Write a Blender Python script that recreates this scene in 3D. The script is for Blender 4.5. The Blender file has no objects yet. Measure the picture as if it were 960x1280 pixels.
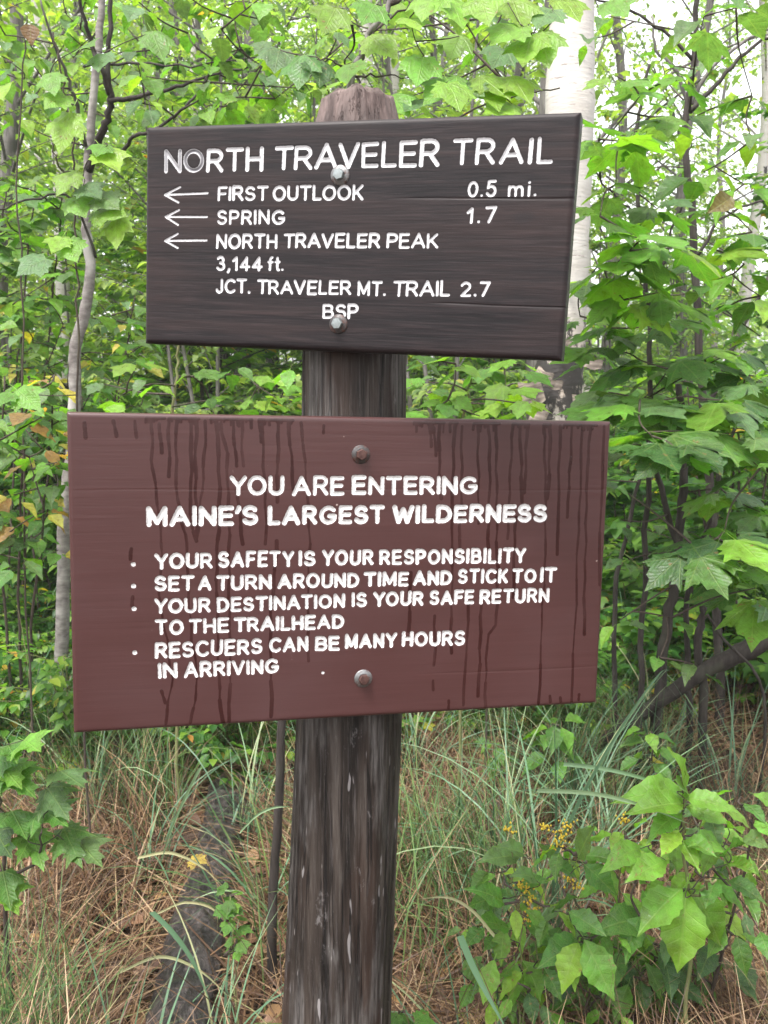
import bpy, math, random
import numpy as np
from mathutils import Vector, Matrix, Euler
R = math.radians
sc = bpy.context.scene
col = sc.collection

# ------------------------------------------------------------------ camera
F_PX, PITCH, EYE = 1110.0, R(8.0), 1.5
cam_d = bpy.data.cameras.new("camera")
cam = bpy.data.objects.new("camera", cam_d); col.objects.link(cam)
cam.location = (0, 0, EYE); cam.rotation_euler = (R(90) - PITCH, 0, 0)
cam_d.sensor_fit = 'VERTICAL'; cam_d.sensor_height = 24.0; cam_d.lens = 24.0 * F_PX / 1280.0
cam_d.clip_start = 0.05; cam_d.clip_end = 600
cam_d.dof.use_dof = True; cam_d.dof.focus_distance = 1.45; cam_d.dof.aperture_fstop = 9.0
sc.camera = cam

# ------------------------------------------------------------------ sky, sun, exposure
SUN_EL, SUN_AZ = R(64), R(215)          # behind the camera, a little to the left, veiled by cloud
w = bpy.data.worlds.new("World"); sc.world = w; w.use_nodes = True
nt = w.node_tree; nt.nodes.clear()
wo = nt.nodes.new("ShaderNodeOutputWorld"); bg = nt.nodes.new("ShaderNodeBackground")
sky = nt.nodes.new("ShaderNodeTexSky"); sky.sky_type = 'NISHITA'; sky.sun_disc = False
sky.sun_elevation = SUN_EL; sky.sun_rotation = SUN_AZ; sky.air_density = 1.5; sky.dust_density = 3.0
hs = nt.nodes.new("ShaderNodeHueSaturation"); hs.inputs['Saturation'].default_value = 0.12
tc = nt.nodes.new("ShaderNodeTexCoord"); cl = nt.nodes.new("ShaderNodeTexNoise")
cl.inputs['Scale'].default_value = 2.2; cl.inputs['Detail'].default_value = 5
mr = nt.nodes.new("ShaderNodeMapRange"); mr.inputs['To Min'].default_value = 0.85; mr.inputs['To Max'].default_value = 1.25
vm = nt.nodes.new("ShaderNodeVectorMath"); vm.operation = 'SCALE'
nt.links.new(tc.outputs['Generated'], cl.inputs['Vector']); nt.links.new(cl.outputs['Fac'], mr.inputs['Value'])
nt.links.new(sky.outputs[0], hs.inputs['Color']); nt.links.new(hs.outputs[0], vm.inputs[0])
nt.links.new(mr.outputs[0], vm.inputs['Scale']); nt.links.new(vm.outputs[0], bg.inputs[0])
bg.inputs[1].default_value = 0.13
nt.links.new(bg.outputs[0], wo.inputs[0])
sl = bpy.data.lights.new("sun", 'SUN'); sl.energy = 1.5; sl.angle = R(14); sl.color = (1.0, 0.97, 0.92)
so = bpy.data.objects.new("sun", sl); col.objects.link(so)
sd = Vector((math.sin(SUN_AZ) * math.cos(SUN_EL), math.cos(SUN_AZ) * math.cos(SUN_EL), math.sin(SUN_EL)))
so.rotation_euler = sd.to_track_quat('Z', 'Y').to_euler(); so.location = sd * 30
sc.view_settings.view_transform = 'Standard'; sc.view_settings.look = 'None'
sc.view_settings.gamma = 1.0; sc.view_settings.exposure = 2.0
sc.cycles.use_denoising = True
sc.cycles.max_bounces = 8; sc.cycles.diffuse_bounces = 4; sc.cycles.transmission_bounces = 5; sc.cycles.transparent_max_bounces = 8
sc.cycles.sample_clamp_indirect = 8

# ------------------------------------------------------------------ helpers
def at(x, y, Y):
    """the point at distance Y in front that stands at photo pixel x, y"""
    cx, cy = (x - 480) / F_PX, (640 - y) / F_PX
    d = Vector((cx, cy * math.sin(PITCH) + math.cos(PITCH), cy * math.cos(PITCH) - math.sin(PITCH)))
    return Vector((0, 0, EYE)) + d * (Y / d.y)

_rt = np.random.default_rng(7).random((256, 256))
def vnoise(x, y, px=None):
    x = np.asarray(x, float); y = np.asarray(y, float)
    xi = np.floor(x).astype(int); yi = np.floor(y).astype(int); fx = x - xi; fy = y - yi
    fx = fx * fx * (3 - 2 * fx); fy = fy * fy * (3 - 2 * fy)
    m = px or 256
    a = xi % m; b = (xi + 1) % m; c = yi % 256; d = (yi + 1) % 256
    return (_rt[a, c] * (1 - fx) + _rt[b, c] * fx) * (1 - fy) + (_rt[a, d] * (1 - fx) + _rt[b, d] * fx) * fy - 0.5
def gz(x, y):
    """ground height"""
    h = 0.10 * vnoise(np.asarray(x) * .7 + 31, np.asarray(y) * .7 + 5) + 0.05 * vnoise(np.asarray(x) * 2.3 + 3, np.asarray(y) * 2.3 + 50)
    r = np.hypot(np.asarray(x), np.maximum(np.asarray(y), 0))
    return h + np.clip(r - 6, 0, 60) * 0.035 - 0.03
def gzf(x, y): return float(gz(x, y))

def tag(o, label=None, cat=None, group=None, kind=None):
    if label: o['label'] = label
    if cat: o['category'] = cat
    if group: o['group'] = group
    if kind: o['kind'] = kind
    return o
def empty(name, loc=(0, 0, 0), rz=0.0):
    o = bpy.data.objects.new(name, None); col.objects.link(o); o.location = loc; o.rotation_euler = (0, 0, rz)
    o.empty_display_size = 0.05
    return o
def link(name, me, parent=None):
    o = bpy.data.objects.new(name, me); col.objects.link(o)
    if parent: o.parent = parent
    return o
def copy_tree(o, parent=None):
    c = o.copy(); col.objects.link(c)
    if parent: c.parent = parent
    for ch in list(o.children): copy_tree(ch, c)
    return c

class MB:
    """collects vertices and faces, then makes one mesh"""
    def __init__(s): s.v = []; s.f = []; s.uv = []; s.t = []; s.n = 0
    def add(s, v, f, uv=None, t=0.5):
        v = np.asarray(v, float)
        s.v.append(v); s.f += [tuple(i + s.n for i in q) for q in f]
        s.uv.append(np.asarray(uv, float) if uv is not None else np.zeros((len(v), 2)))
        s.t.append(np.full(len(v), t)); s.n += len(v)
    def tube(s, pts, rad, n=7, t=0.5, wob=0.0, rng=None, cap=True):
        pts = [Vector(p) for p in pts]; k = len(pts)
        rad = rad if hasattr(rad, '__len__') else [rad] * k
        V = []; UV = []; prev = None; L = 0
        for i in range(k):
            tdir = (pts[min(i + 1, k - 1)] - pts[max(i - 1, 0)])
            tdir = tdir.normalized() if tdir.length > 1e-9 else Vector((0, 0, 1))
            if prev is None:
                ref = Vector((1, 0, 0)) if abs(tdir.x) < .9 else Vector((0, 1, 0))
                a = tdir.cross(ref).normalized()
            else:
                a = (prev - tdir * prev.dot(tdir)).normalized()
            prev = a; b = tdir.cross(a)
            if i: L += (pts[i] - pts[i - 1]).length
            for j in range(n):
                th = 2 * math.pi * j / n
                r = rad[i] * (1 + (wob * (rng.random() - .5) * 2 if rng else 0))
                V.append(pts[i] + a * (r * math.cos(th)) + b * (r * math.sin(th)))
                UV.append((j / n, L))
        F = [(i * n + j, i * n + (j + 1) % n, (i + 1) * n + (j + 1) % n, (i + 1) * n + j) for i in range(k - 1) for j in range(n)]
        if cap: F.append(tuple(range(n - 1, -1, -1))); F.append(tuple((k - 1) * n + j for j in range(n)))
        s.add([tuple(p) for p in V], F, UV, t)
    def mesh(s, name, mat, smooth=True):
        me = bpy.data.meshes.new(name)
        V = np.concatenate(s.v) if s.v else np.zeros((0, 3))
        me.from_pydata(V.tolist(), [], s.f)
        T = np.concatenate(s.t); UV = np.concatenate(s.uv)
        li = np.zeros(len(me.loops), dtype=np.int32); me.loops.foreach_get('vertex_index', li)
        ul = me.uv_layers.new(name='UVMap'); ul.data.foreach_set('uv', UV[li].astype(np.float32).ravel())
        at_ = me.attributes.new('tint', 'FLOAT', 'POINT'); at_.data.foreach_set('value', T.astype(np.float32))
        if smooth: me.polygons.foreach_set('use_smooth', np.ones(len(me.polygons), dtype=bool))
        me.materials.append(mat); me.update()
        return me
    def build(s, name, mat, parent=None, smooth=True): return link(name, s.mesh(name, mat, smooth), parent)

def crv(pts, n=6, rng=None, j=0.0):
    """Catmull-Rom through the points, n steps a piece, optional jitter"""
    P = [Vector(p) for p in pts]; P = [P[0] * 2 - P[1]] + P + [P[-1] * 2 - P[-2]]; o = []
    for i in range(1, len(P) - 2):
        for k in range(n):
            t = k / n; a, b, c, d = P[i - 1], P[i], P[i + 1], P[i + 2]
            q = 0.5 * ((2 * b) + (c - a) * t + (2 * a - 5 * b + 4 * c - d) * t * t + (3 * b - a - 3 * c + d) * t ** 3)
            if rng and (i > 1 or k > 0): q = q + Vector((rng.uniform(-j, j), rng.uniform(-j, j), rng.uniform(-j, j)))
            o.append(q)
    o.append(P[-2]); return o
def lerp(a, b, t): return a + (b - a) * t
def taper(n, a, b, p=1.0): return [lerp(a, b, (i / (n - 1)) ** p) for i in range(n)]

# ------------------------------------------------------------------ materials
class NT:
    def __init__(s, name):
        s.m = bpy.data.materials.new(name); s.m.use_nodes = True; s.t = s.m.node_tree; s.t.nodes.clear()
        s.out = s.n('ShaderNodeOutputMaterial')
    def n(s, ty, ins=None, **kw):
        nd = s.t.nodes.new(ty)
        for k, v in kw.items(): setattr(nd, k, v)
        for k, v in (ins or {}).items(): s.set(nd, k, v)
        return nd
    def set(s, nd, k, v):
        if isinstance(v, bpy.types.NodeSocket): s.t.links.new(v, nd.inputs[k])
        elif isinstance(v, bpy.types.Node): s.t.links.new(v.outputs[0], nd.inputs[k])
        else:
            if isinstance(v, tuple) and len(v) == 3 and nd.inputs[k].type == 'RGBA': v = v + (1,)
            nd.inputs[k].default_value = v
    def math(s, op, a, b=0.0, c=None, clamp=False):
        nd = s.n('ShaderNodeMath', {0: a, 1: b}, operation=op); nd.use_clamp = clamp
        if c is not None: s.set(nd, 2, c)
        return nd.outputs[0]
    def mix(s, f, a, b, bt='MIX'):
        nd = s.n('ShaderNodeMix', data_type='RGBA', blend_type=bt)
        s.set(nd, 0, f); s.set(nd, 6, a); s.set(nd, 7, b); return nd.outputs[2]
    def noise(s, vec, scale, detail=3, rough=.55, dist=0.0):
        return s.n('ShaderNodeTexNoise', {'Vector': vec, 'Scale': scale, 'Detail': detail, 'Roughness': rough, 'Distortion': dist}).outputs['Fac']
    def map(s, vec, sc_=(1, 1, 1), loc=(0, 0, 0)): return s.n('ShaderNodeMapping', {'Vector': vec, 'Scale': sc_, 'Location': loc}).outputs[0]
    def ramp(s, f, stops, interp='LINEAR'):
        nd = s.n('ShaderNodeValToRGB', {'Fac': f}); e = nd.color_ramp.elements; nd.color_ramp.interpolation = interp
        while len(e) > 1: e.remove(e[-1])
        e[0].position = stops[0][0]; e[0].color = stops[0][1] + (1,)
        for p, c in stops[1:]:
            q = e.new(p); q.color = c + (1,)
        return nd.outputs[0]
    def mr(s, v, a, b, c=0.0, d=1.0, smooth=False):
        return s.n('ShaderNodeMapRange', {'Value': v, 'From Min': a, 'From Max': b, 'To Min': c, 'To Max': d}, interpolation_type='SMOOTHSTEP' if smooth else 'LINEAR').outputs[0]
    def bump(s, h, strength=.3, dist=.002, normal=None):
        nd = s.n('ShaderNodeBump', {'Height': h, 'Strength': strength, 'Distance': dist})
        if normal is not None: s.set(nd, 'Normal', normal)
        return nd.outputs[0]
    def bsdf(s, color, rough=.6, normal=None, spec=.5, metal=0.0, coat=0.0):
        nd = s.n('ShaderNodeBsdfPrincipled', {'Base Color': color, 'Roughness': rough, 'Specular IOR Level': spec, 'Metallic': metal, 'Coat Weight': coat})
        if normal is not None: s.set(nd, 'Normal', normal)
        return nd.outputs[0]
    def done(s, sh): s.t.links.new(sh, s.out.inputs[0]); return s.m
    def obj(s): return s.n('ShaderNodeTexCoord').outputs['Object']
    def uv(s): return s.n('ShaderNodeTexCoord').outputs['UV']
    def attr(s, name): return s.n('ShaderNodeAttribute', attribute_name=name).outputs['Fac']
    def geo(s): return s.n('ShaderNodeNewGeometry').outputs['Position']
    def oinfo(s): return s.n('ShaderNodeObjectInfo')

def m_leaf_near(maple):
    """a wet leaf with midrib and side veins; its colour is the object's own colour"""
    t = NT('maple_leaf' if maple else 'ovate_leaf'); oi = t.oinfo(); uv = t.uv()
    sp = t.n('ShaderNodeSeparateXYZ', {'Vector': uv}); u, v = sp.outputs[0], sp.outputs[1]; au = t.math('ABSOLUTE', u)
    if maple:
        ang = t.math('ABSOLUTE', t.math('ARCTAN2', u, t.math('ADD', v, .02)))
        a1 = t.math('ABSOLUTE', t.math('SUBTRACT', ang, .72)); a2 = t.math('ABSOLUTE', t.math('SUBTRACT', ang, 1.45))
        am = t.math('MINIMUM', ang, t.math('MINIMUM', a1, a2))
        rr = t.math('POWER', t.math('ADD', t.math('MULTIPLY', u, u), t.math('MULTIPLY', v, v)), .5)
        dmain = t.math('MULTIPLY', am, rr)
        side = t.math('FRACT', t.math('MULTIPLY', t.math('SUBTRACT', rr, t.math('MULTIPLY', dmain, 1.1)), 9.0))
    else:
        dmain = au
        side = t.math('FRACT', t.math('MULTIPLY', t.math('ADD', t.math('SUBTRACT', v, t.math('MULTIPLY', au, .85)), t.math('MULTIPLY', au, au)), 6.3))
    nz0 = t.noise(uv, 4, 2)
    main = t.mr(dmain, .004, .020, 1, 0, True)
    sd_ = t.mr(t.math('ABSOLUTE', t.math('SUBTRACT', side, .5)), .0, .09, 1, 0, True)
    pillow = t.mr(t.math('ABSOLUTE', t.math('SUBTRACT', side, .5)), .0, .5, 0, 1, True)
    vein = t.math('MAXIMUM', main, t.math('MULTIPLY', sd_, t.mr(nz0, .3, .7, .35, .8)))
    vecs = t.n('ShaderNodeVectorMath', {0: uv, 1: oi.outputs['Location']}, operation='ADD').outputs[0]
    nz = t.noise(vecs, 5, 4); nf = t.noise(vecs, 60, 3)
    c = t.n('ShaderNodeHueSaturation', {'Color': oi.outputs['Color'], 'Value': t.mr(nz, .3, .7, .68, 1.28), 'Hue': t.mr(nz, .2, .8, .485, .51)}).outputs[0]
    c = t.mix(t.math('MULTIPLY', vein, .5), c, t.mix(.35, c, (.30, .36, .12)))
    blotch = t.mr(t.noise(vecs, 4.2, 6, .72), .635, .67, 0, 1, True)
    c = t.mix(t.math('MULTIPLY', blotch, .8), c, t.mix(nf, (.30, .17, .07), (.10, .05, .02)))
    net = t.mr(t.n('ShaderNodeTexVoronoi', {'Vector': vecs, 'Scale': 24.0}, feature='DISTANCE_TO_EDGE').outputs[0], 0, .09, 1, 0, True); c = t.mix(t.math('MULTIPLY', net, .32), c, t.mix(.5, c, (.32, .40, .12)))
    vein = t.math('MAXIMUM', vein, t.math('MULTIPLY', net, .3))
    h = t.math('ADD', t.math('MULTIPLY', vein, -.8), t.math('ADD', t.math('MULTIPLY', pillow, .26 if maple else .36), t.math('ADD', t.math('MULTIPLY', nz, 1.6), t.math('MULTIPLY', nf, .3))))
    nrm = t.bump(h, .5, .0028)
    p = t.bsdf(c, t.mr(nz, .3, .7, .24, .48), nrm, .5)
    tl = t.n('ShaderNodeBsdfTranslucent', {'Color': t.mix(1.0, c, (1.7, 1.9, .65), 'MULTIPLY'), 'Normal': nrm}).outputs[0]
    return t.done(t.n('ShaderNodeMixShader', {0: .46, 1: p, 2: tl}).outputs[0])
def m_foliage(name, stops, tr=.42, rough=.42):
    t = NT(name); f = t.math('FRACT', t.math('ADD', t.attr('tint'), t.math('MULTIPLY', t.oinfo().outputs['Random'], .35)))
    f = t.attr('tint')
    c = t.ramp(f, stops)
    nz = t.noise(t.geo(), 1.1, 2)
    c = t.n('ShaderNodeHueSaturation', {'Color': c, 'Value': t.mr(nz, .3, .7, .8, 1.2), 'Hue': t.mr(t.oinfo().outputs['Random'], 0, 1, .485, .51)}).outputs[0]
    p = t.bsdf(c, rough, None, .4)
    tl = t.n('ShaderNodeBsdfTranslucent', {'Color': t.mix(1.0, c, (2.1, 2.3, .85), 'MULTIPLY')}).outputs[0]
    return t.done(t.n('ShaderNodeMixShader', {0: tr, 1: p, 2: tl}).outputs[0])
def m_bark(name, c1, c2, c3, sv=(1, 1, .15), scale=60, bumpd=.004, rough=.85):
    t = NT(name); o = t.map(t.obj(), sv)
    n1 = t.noise(o, scale, 5, .6); n2 = t.noise(t.obj(), 6, 3)
    c = t.mix(t.mr(n1, .35, .65), c1, c2); c = t.mix(t.mr(n2, .5, .72, 0, .8, True), c, c3)
    return t.done(t.bsdf(c, rough, t.bump(n1, .6, bumpd), .3))
def m_birch():
    t = NT('birch_bark'); o = t.obj()
    h = t.map(o, (9, 9, 60)); lent = t.mr(t.noise(h, 1.0, 4, .7), .58, .67, 0, 1, True)
    patch = t.mr(t.noise(t.map(o, (6, 6, 3.2), (3, 1, 4)), 1.0, 5, .7), .60, .66, 0, 1, True)
    zz = t.n('ShaderNodeSeparateXYZ', {'Vector': o}).outputs[2]; low = t.math('SUBTRACT', t.mr(t.math('ABSOLUTE', t.math('SUBTRACT', zz, 1.58)), .05, .42, .22, 0), t.mr(zz, 1.9, 2.3, 0, .12))
    patch2 = t.mr(t.math('ADD', t.noise(t.map(o, (9, 9, 5)), 1.0, 6, .7), low), .60, .66, 0, 1, True)
    c = t.mix(t.noise(t.map(o, (4, 4, 14)), 1, 3), (.52, .50, .475), (.36, .32, .29)); c = t.mix(t.mr(low, .04, .2, 0, .7), c, t.mix(t.noise(t.map(o, (12, 12, 40)), 1, 4), (.50, .40, .32), (.24, .19, .15)))
    c = t.mix(t.math('MULTIPLY', lent, .7), c, (.12, .09, .08)); c = t.mix(t.math('MAXIMUM', patch, patch2), c, (.035, .03, .028))
    return t.done(t.bsdf(c, .6, t.bump(t.math('ADD', t.noise(h, 1.5, 4), t.math('MULTIPLY', patch2, .6)), .5, .006), .3))
GREENS = [(0.0, (.022, .070, .016)), (.35, (.048, .125, .022)), (.7, (.095, .195, .028)), (.93, (.17, .27, .035)), (.955, (.38, .30, .04)), (1.0, (.34, .14, .03))]
GREENS_R = [(0.0, (.028, .080, .026)), (.5, (.050, .130, .032)), (.9, (.085, .18, .035)), (1.0, (.15, .24, .04))]
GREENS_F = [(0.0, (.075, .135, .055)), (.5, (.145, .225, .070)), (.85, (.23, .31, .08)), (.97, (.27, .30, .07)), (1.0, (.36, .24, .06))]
M = {}
M['maple'] = m_leaf_near(True); M['ovate'] = m_leaf_near(False)
M['foliage'] = m_foliage('understory_foliage', GREENS, .48)
M['foliage_r'] = m_foliage('maple_foliage', GREENS_R)
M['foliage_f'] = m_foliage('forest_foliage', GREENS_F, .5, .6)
M['bark'] = m_bark('grey_bark', (.085, .075, .07), (.17, .155, .145), (.05, .048, .04))
M['bark_dark'] = m_bark('dark_bark', (.018, .014, .012), (.045, .036, .032), (.055, .055, .04))
M['twig'] = m_bark('twig_bark', (.028, .020, .016), (.065, .048, .038), (.055, .06, .03), scale=120, bumpd=.001)
M['stem'] = m_bark('green_stem', (.10, .12, .04), (.16, .16, .07), (.13, .08, .05), scale=90, bumpd=.0008)
M['sap'] = m_bark('sapling_bark', (.10, .085, .08), (.22, .20, .185), (.34, .325, .30), sv=(1, 1, 2.5), scale=22, bumpd=.002)
M['birch'] = m_birch()
# lettering: word, line, left, right, top and base at the left, top and base at the right, half stroke (mm on the board)
UPW= [("NORTH", 0, -281.1, -123.7, 123.7, 90.5, 123.1, 90.1, 3.4),
("TRAVELER", 0, -106.8, 131.7, 124.2, 91.3, 127.4, 92.1, 3.2),
("TRAIL", 0, 148.8, 281.7, 126.0, 93.1, 126.7, 93.7, 3.1),
("FIRST", 1, -194.3, -114.6, 71.0, 50.3, 71.6, 50.3, 2.4),
("OUTLOOK", 1, -108.0, 27.5, 70.6, 50.0, 71.2, 49.8, 2.3),
("0.5", 1, 172.3, 211.3, 73.0, 52.3, 73.9, 52.6, 2.1),
("mi.", 1, 226.3, 263.6, 72.7, 52.6, 73.2, 52.7, 2.0),
("SPRING", 2, -194.6, -88.3, 38.8, 17.7, 38.1, 17.4, 2.3),
("1.7", 2, 172.9, 213.6, 39.9, 19.0, 41.6, 19.0, 2.2),
("NORTH", 3, -195.3, -98.5, 5.0, -16.4, 5.2, -15.7, 2.4),
("TRAVELER", 3, -89.2, 54.3, 5.8, -15.0, 7.0, -13.4, 2.3),
("PEAK", 3, 63.6, 136.9, 7.0, -13.9, 7.2, -13.4, 2.1),
("3,144", 4, -193.9, -120.7, -26.8, -47.9, -26.1, -46.9, 2.3),
("ft.", 4, -113.2, -88.1, -25.7, -46.8, -25.4, -46.4, 2.1),
("JCT.", 5, -194.3, -138.9, -58.7, -79.7, -57.8, -78.9, 2.4),
("TRAVELER", 5, -128.5, 15.4, -58.5, -79.6, -57.6, -77.7, 2.3),
("MT.", 5, 24.5, 65.7, -58.0, -78.8, -57.3, -77.9, 2.2),
("TRAIL", 5, 75.7, 156.7, -56.5, -78.3, -55.1, -76.5, 2.1),
("2.7", 5, 171.2, 211.4, -55.9, -76.2, -55.3, -75.3, 2.0),
("BSP", 6, -26.3, 27.4, -90.3, -111.3, -89.0, -109.8, 2.3)]
LOW= [("YOU", 0, -180.3, -104.3, 138.2, 110.3, 138.4, 110.2, 3.0),
("ARE", 0, -92.7, -17.4, 138.4, 109.4, 138.6, 110.4, 3.1),
("ENTERING", 0, -6.5, 183.7, 138.7, 110.6, 138.5, 111.0, 3.4),
("MAINE'S", 1, -293.5, -140.6, 95.1, 66.9, 97.0, 67.7, 3.6),
("LARGEST", 1, -127.5, 43.5, 96.0, 67.6, 96.2, 68.7, 3.7),
("WILDERNESS", 1, 53.9, 296.8, 96.8, 68.6, 96.1, 68.2, 3.9),
("YOUR", 2, -283.2, -204.0, 30.2, 7.3, 30.2, 7.6, 2.7),
("SAFETY", 2, -196.6, -88.8, 31.1, 7.8, 31.1, 7.3, 2.8),
("IS", 2, -82.8, -58.1, 31.0, 8.1, 30.6, 7.6, 2.9),
("YOUR", 2, -48.9, 27.9, 31.1, 7.8, 31.7, 7.5, 3.0),
("RESPONSIBILITY", 2, 36.1, 265.4, 30.9, 7.3, 29.7, 5.6, 3.0),
("SET", 3, -283.9, -229.6, -1.5, -23.7, -1.7, -24.5, 2.6),
("A", 3, -224.8, -205.8, -2.5, -24.3, -2.9, -24.8, 2.7),
("TURN", 3, -199.2, -121.0, -2.4, -24.9, -2.5, -25.2, 2.7),
("AROUND", 3, -112.7, 7.0, -2.7, -24.8, -2.6, -25.2, 2.8),
("TIME", 3, 13.9, 81.7, -2.0, -24.3, -3.0, -25.5, 2.9),
("AND", 3, 88.2, 148.5, -1.9, -24.4, -3.2, -25.4, 2.9),
("STICK", 3, 157.6, 237.4, -0.4, -23.7, -2.1, -25.1, 2.9),
("TO", 3, 244.1, 283.9, -1.5, -24.7, -2.3, -25.6, 3.0),
("IT", 3, 289.6, 317.7, -1.4, -25.0, -2.0, -25.7, 3.0),
("YOUR", 4, -284.9, -207.1, -34.3, -56.3, -34.2, -56.0, 2.6),
("DESTINATION", 4, -198.4, -14.1, -34.4, -56.3, -34.0, -55.5, 2.7),
("IS", 4, -4.1, 19.0, -31.9, -54.6, -32.5, -55.3, 2.8),
("YOUR", 4, 28.5, 105.1, -32.0, -54.9, -32.9, -55.3, 2.8),
("SAFE", 4, 114.1, 184.4, -32.4, -55.2, -33.3, -55.9, 2.9),
("RETURN", 4, 193.0, 306.4, -32.8, -56.1, -33.8, -56.6, 2.9),
("TO", 5, -283.5, -244.7, -64.2, -86.4, -65.0, -86.8, 2.5),
("THE", 5, -237.9, -181.1, -64.2, -86.4, -64.7, -86.7, 2.6),
("TRAILHEAD", 5, -174.5, -14.6, -63.8, -86.0, -64.7, -86.4, 2.7),
("RESCUERS", 6, -284.5, -133.9, -96.4, -120.6, -96.2, -119.6, 2.7),
("CAN", 6, -124.5, -66.9, -95.8, -118.3, -96.3, -119.0, 2.8),
("BE", 6, -57.7, -20.7, -95.6, -118.3, -97.0, -119.8, 2.8),
("MANY", 6, -13.1, 66.0, -95.2, -117.4, -94.9, -118.2, 2.9),
("HOURS", 6, 73.1, 172.1, -94.9, -117.4, -96.0, -119.6, 2.9),
("IN", 7, -280.1, -253.2, -126.6, -149.6, -127.3, -150.3, 2.6),
("ARRIVING", 7, -244.8, -110.2, -126.8, -150.4, -127.6, -149.2, 2.7)]
ARROWS= [[(-279.7, 59.8), (-209.9, 61.5)], [(-254.6, 70.4), (-279.7, 59.8), (-257.2, 48.9)], [(-278.2, 28.6), (-210.3, 28.4)], [(-256.0, 38.2), (-278.2, 28.6), (-257.3, 17.2)], [(-278.9, -5.4), (-210.4, -4.5)], [(-257.6, 4.5), (-278.9, -5.4), (-257.3, -15.6)]]
BUL= [[(-311.8, 15.0), (-311.8, -15.4), (-311.6, -47.7), (-311.4, -110.4), (-45.1, -152.0)]]
DRIPS= [[(-285.5,212.6),(-284.5,159.4),(-277.9,97.4),(-273.6,34.5),(-277.1,-29.1),(-267.4,-93.9),(-261.7,-150.7),(-270.5,-216.3)],[(-274.8,208.7),(-274.0,169.8)],[(-261.7,212.9),(-262.3,136.9)],[(-253.7,213.1),(-251.6,105.7),(-241.8,55.2),(-238.1,-8.7),(-232.4,-95.2),(-226.4,-152.5),(-235.1,-216.3)],[(-232.8,213.4),(-234.3,84.6),(-225.5,46.5)],[(-224.7,213.5),(-227.2,118.1),(-225.4,59.2)],[(-213.8,213.7),(-217.0,118.1),(-225.5,50.7)],[(-197.1,211.9),(-194.5,75.9),(-198.8,-9.6),(-196.9,-118.6),(-191.5,-218.9)],[(-192.2,209.9),(-183.2,168.5),(-182.0,54.4),(-180.0,-53.5),(-180.8,-217.3)],[(-176.6,212.2),(-171.7,151.8)],[(-162.6,212.5),(-162.5,151.8)],[(-169.6,118.1),(-163.2,41.3)],[(-138.6,214.9),(-138.5,185.6)],[(-134.4,212.9),(-131.9,118.1),(-129.4,40.9)],[(-113.4,213.2),(-112.7,100.9)],[(-98.7,213.5),(-91.5,118.0)],[(-81.7,213.7),(-75.9,182.1),(-67.1,40.0),(-68.3,-133.1)],[(-114.5,45.0),(-121.2,-55.3),(-121.2,-214.1)],[(-333.7,211.8),(-332.1,191.6)],[(-306.4,212.2),(-305.5,189.9)],[(-48.3,210.0),(-48.2,199.4)],[(-313.3,37.2),(-313.5,22.6)],[(-312.2,-30.2),(-312.4,-43.0)],[(-274.2,-167.6),(-271.5,-185.4)],[(-371.9,209.2),(-371.5,189.1)],[(107.6,211.3),(109.4,182.2)],[(115.6,209.2),(116.8,168.7)],[(122.6,211.6),(127.1,105.0)],[(144.2,211.9),(147.0,30.8),(151.1,-130.2)],[(157.0,212.1),(159.6,30.6)],[(180.8,212.4),(185.9,137.1),(186.8,67.6)],[(197.6,212.7),(203.6,114.0),(204.3,29.9)],[(211.1,212.9),(213.4,114.0),(220.1,1.3)],[(235.3,213.2),(235.4,114.0),(233.2,43.7)],[(247.0,213.4),(254.7,99.9)],[(259.7,213.6),(259.0,113.9)],[(284.4,214.0),(293.9,113.9),(296.3,-29.1),(296.1,-218.0)],[(296.2,214.2),(296.3,104.5)],[(312.7,214.4),(315.4,18.6)],[(330.2,214.7),(331.0,75.8)],[(347.8,214.9),(350.2,18.0),(351.7,-218.6)],[(360.5,215.1),(360.6,66.0),(368.1,-109.6)],[(383.4,215.4),(388.0,-31.4)],[(175.5,-54.6),(173.4,-213.6)],[(197.4,-50.5),(195.3,-200.2)],[(220.1,1.3),(221.1,-89.6),(209.2,-103.6),(207.4,-218.0)],[(122.7,-71.9),(124.9,-148.2)],[(82.9,-5.2),(85.1,-94.2)],[(246.7,76.5),(246.8,-47.1)],[(124.1,-172.2),(124.5,-186.7)],[(147.5,-204.9),(147.9,-217.1)],[(314.7,-206.6),(315.1,-215.6)],[(333.0,-210.0),(333.3,-216.6)],[(364.2,-206.7),(363.6,-215.2)]]
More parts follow.
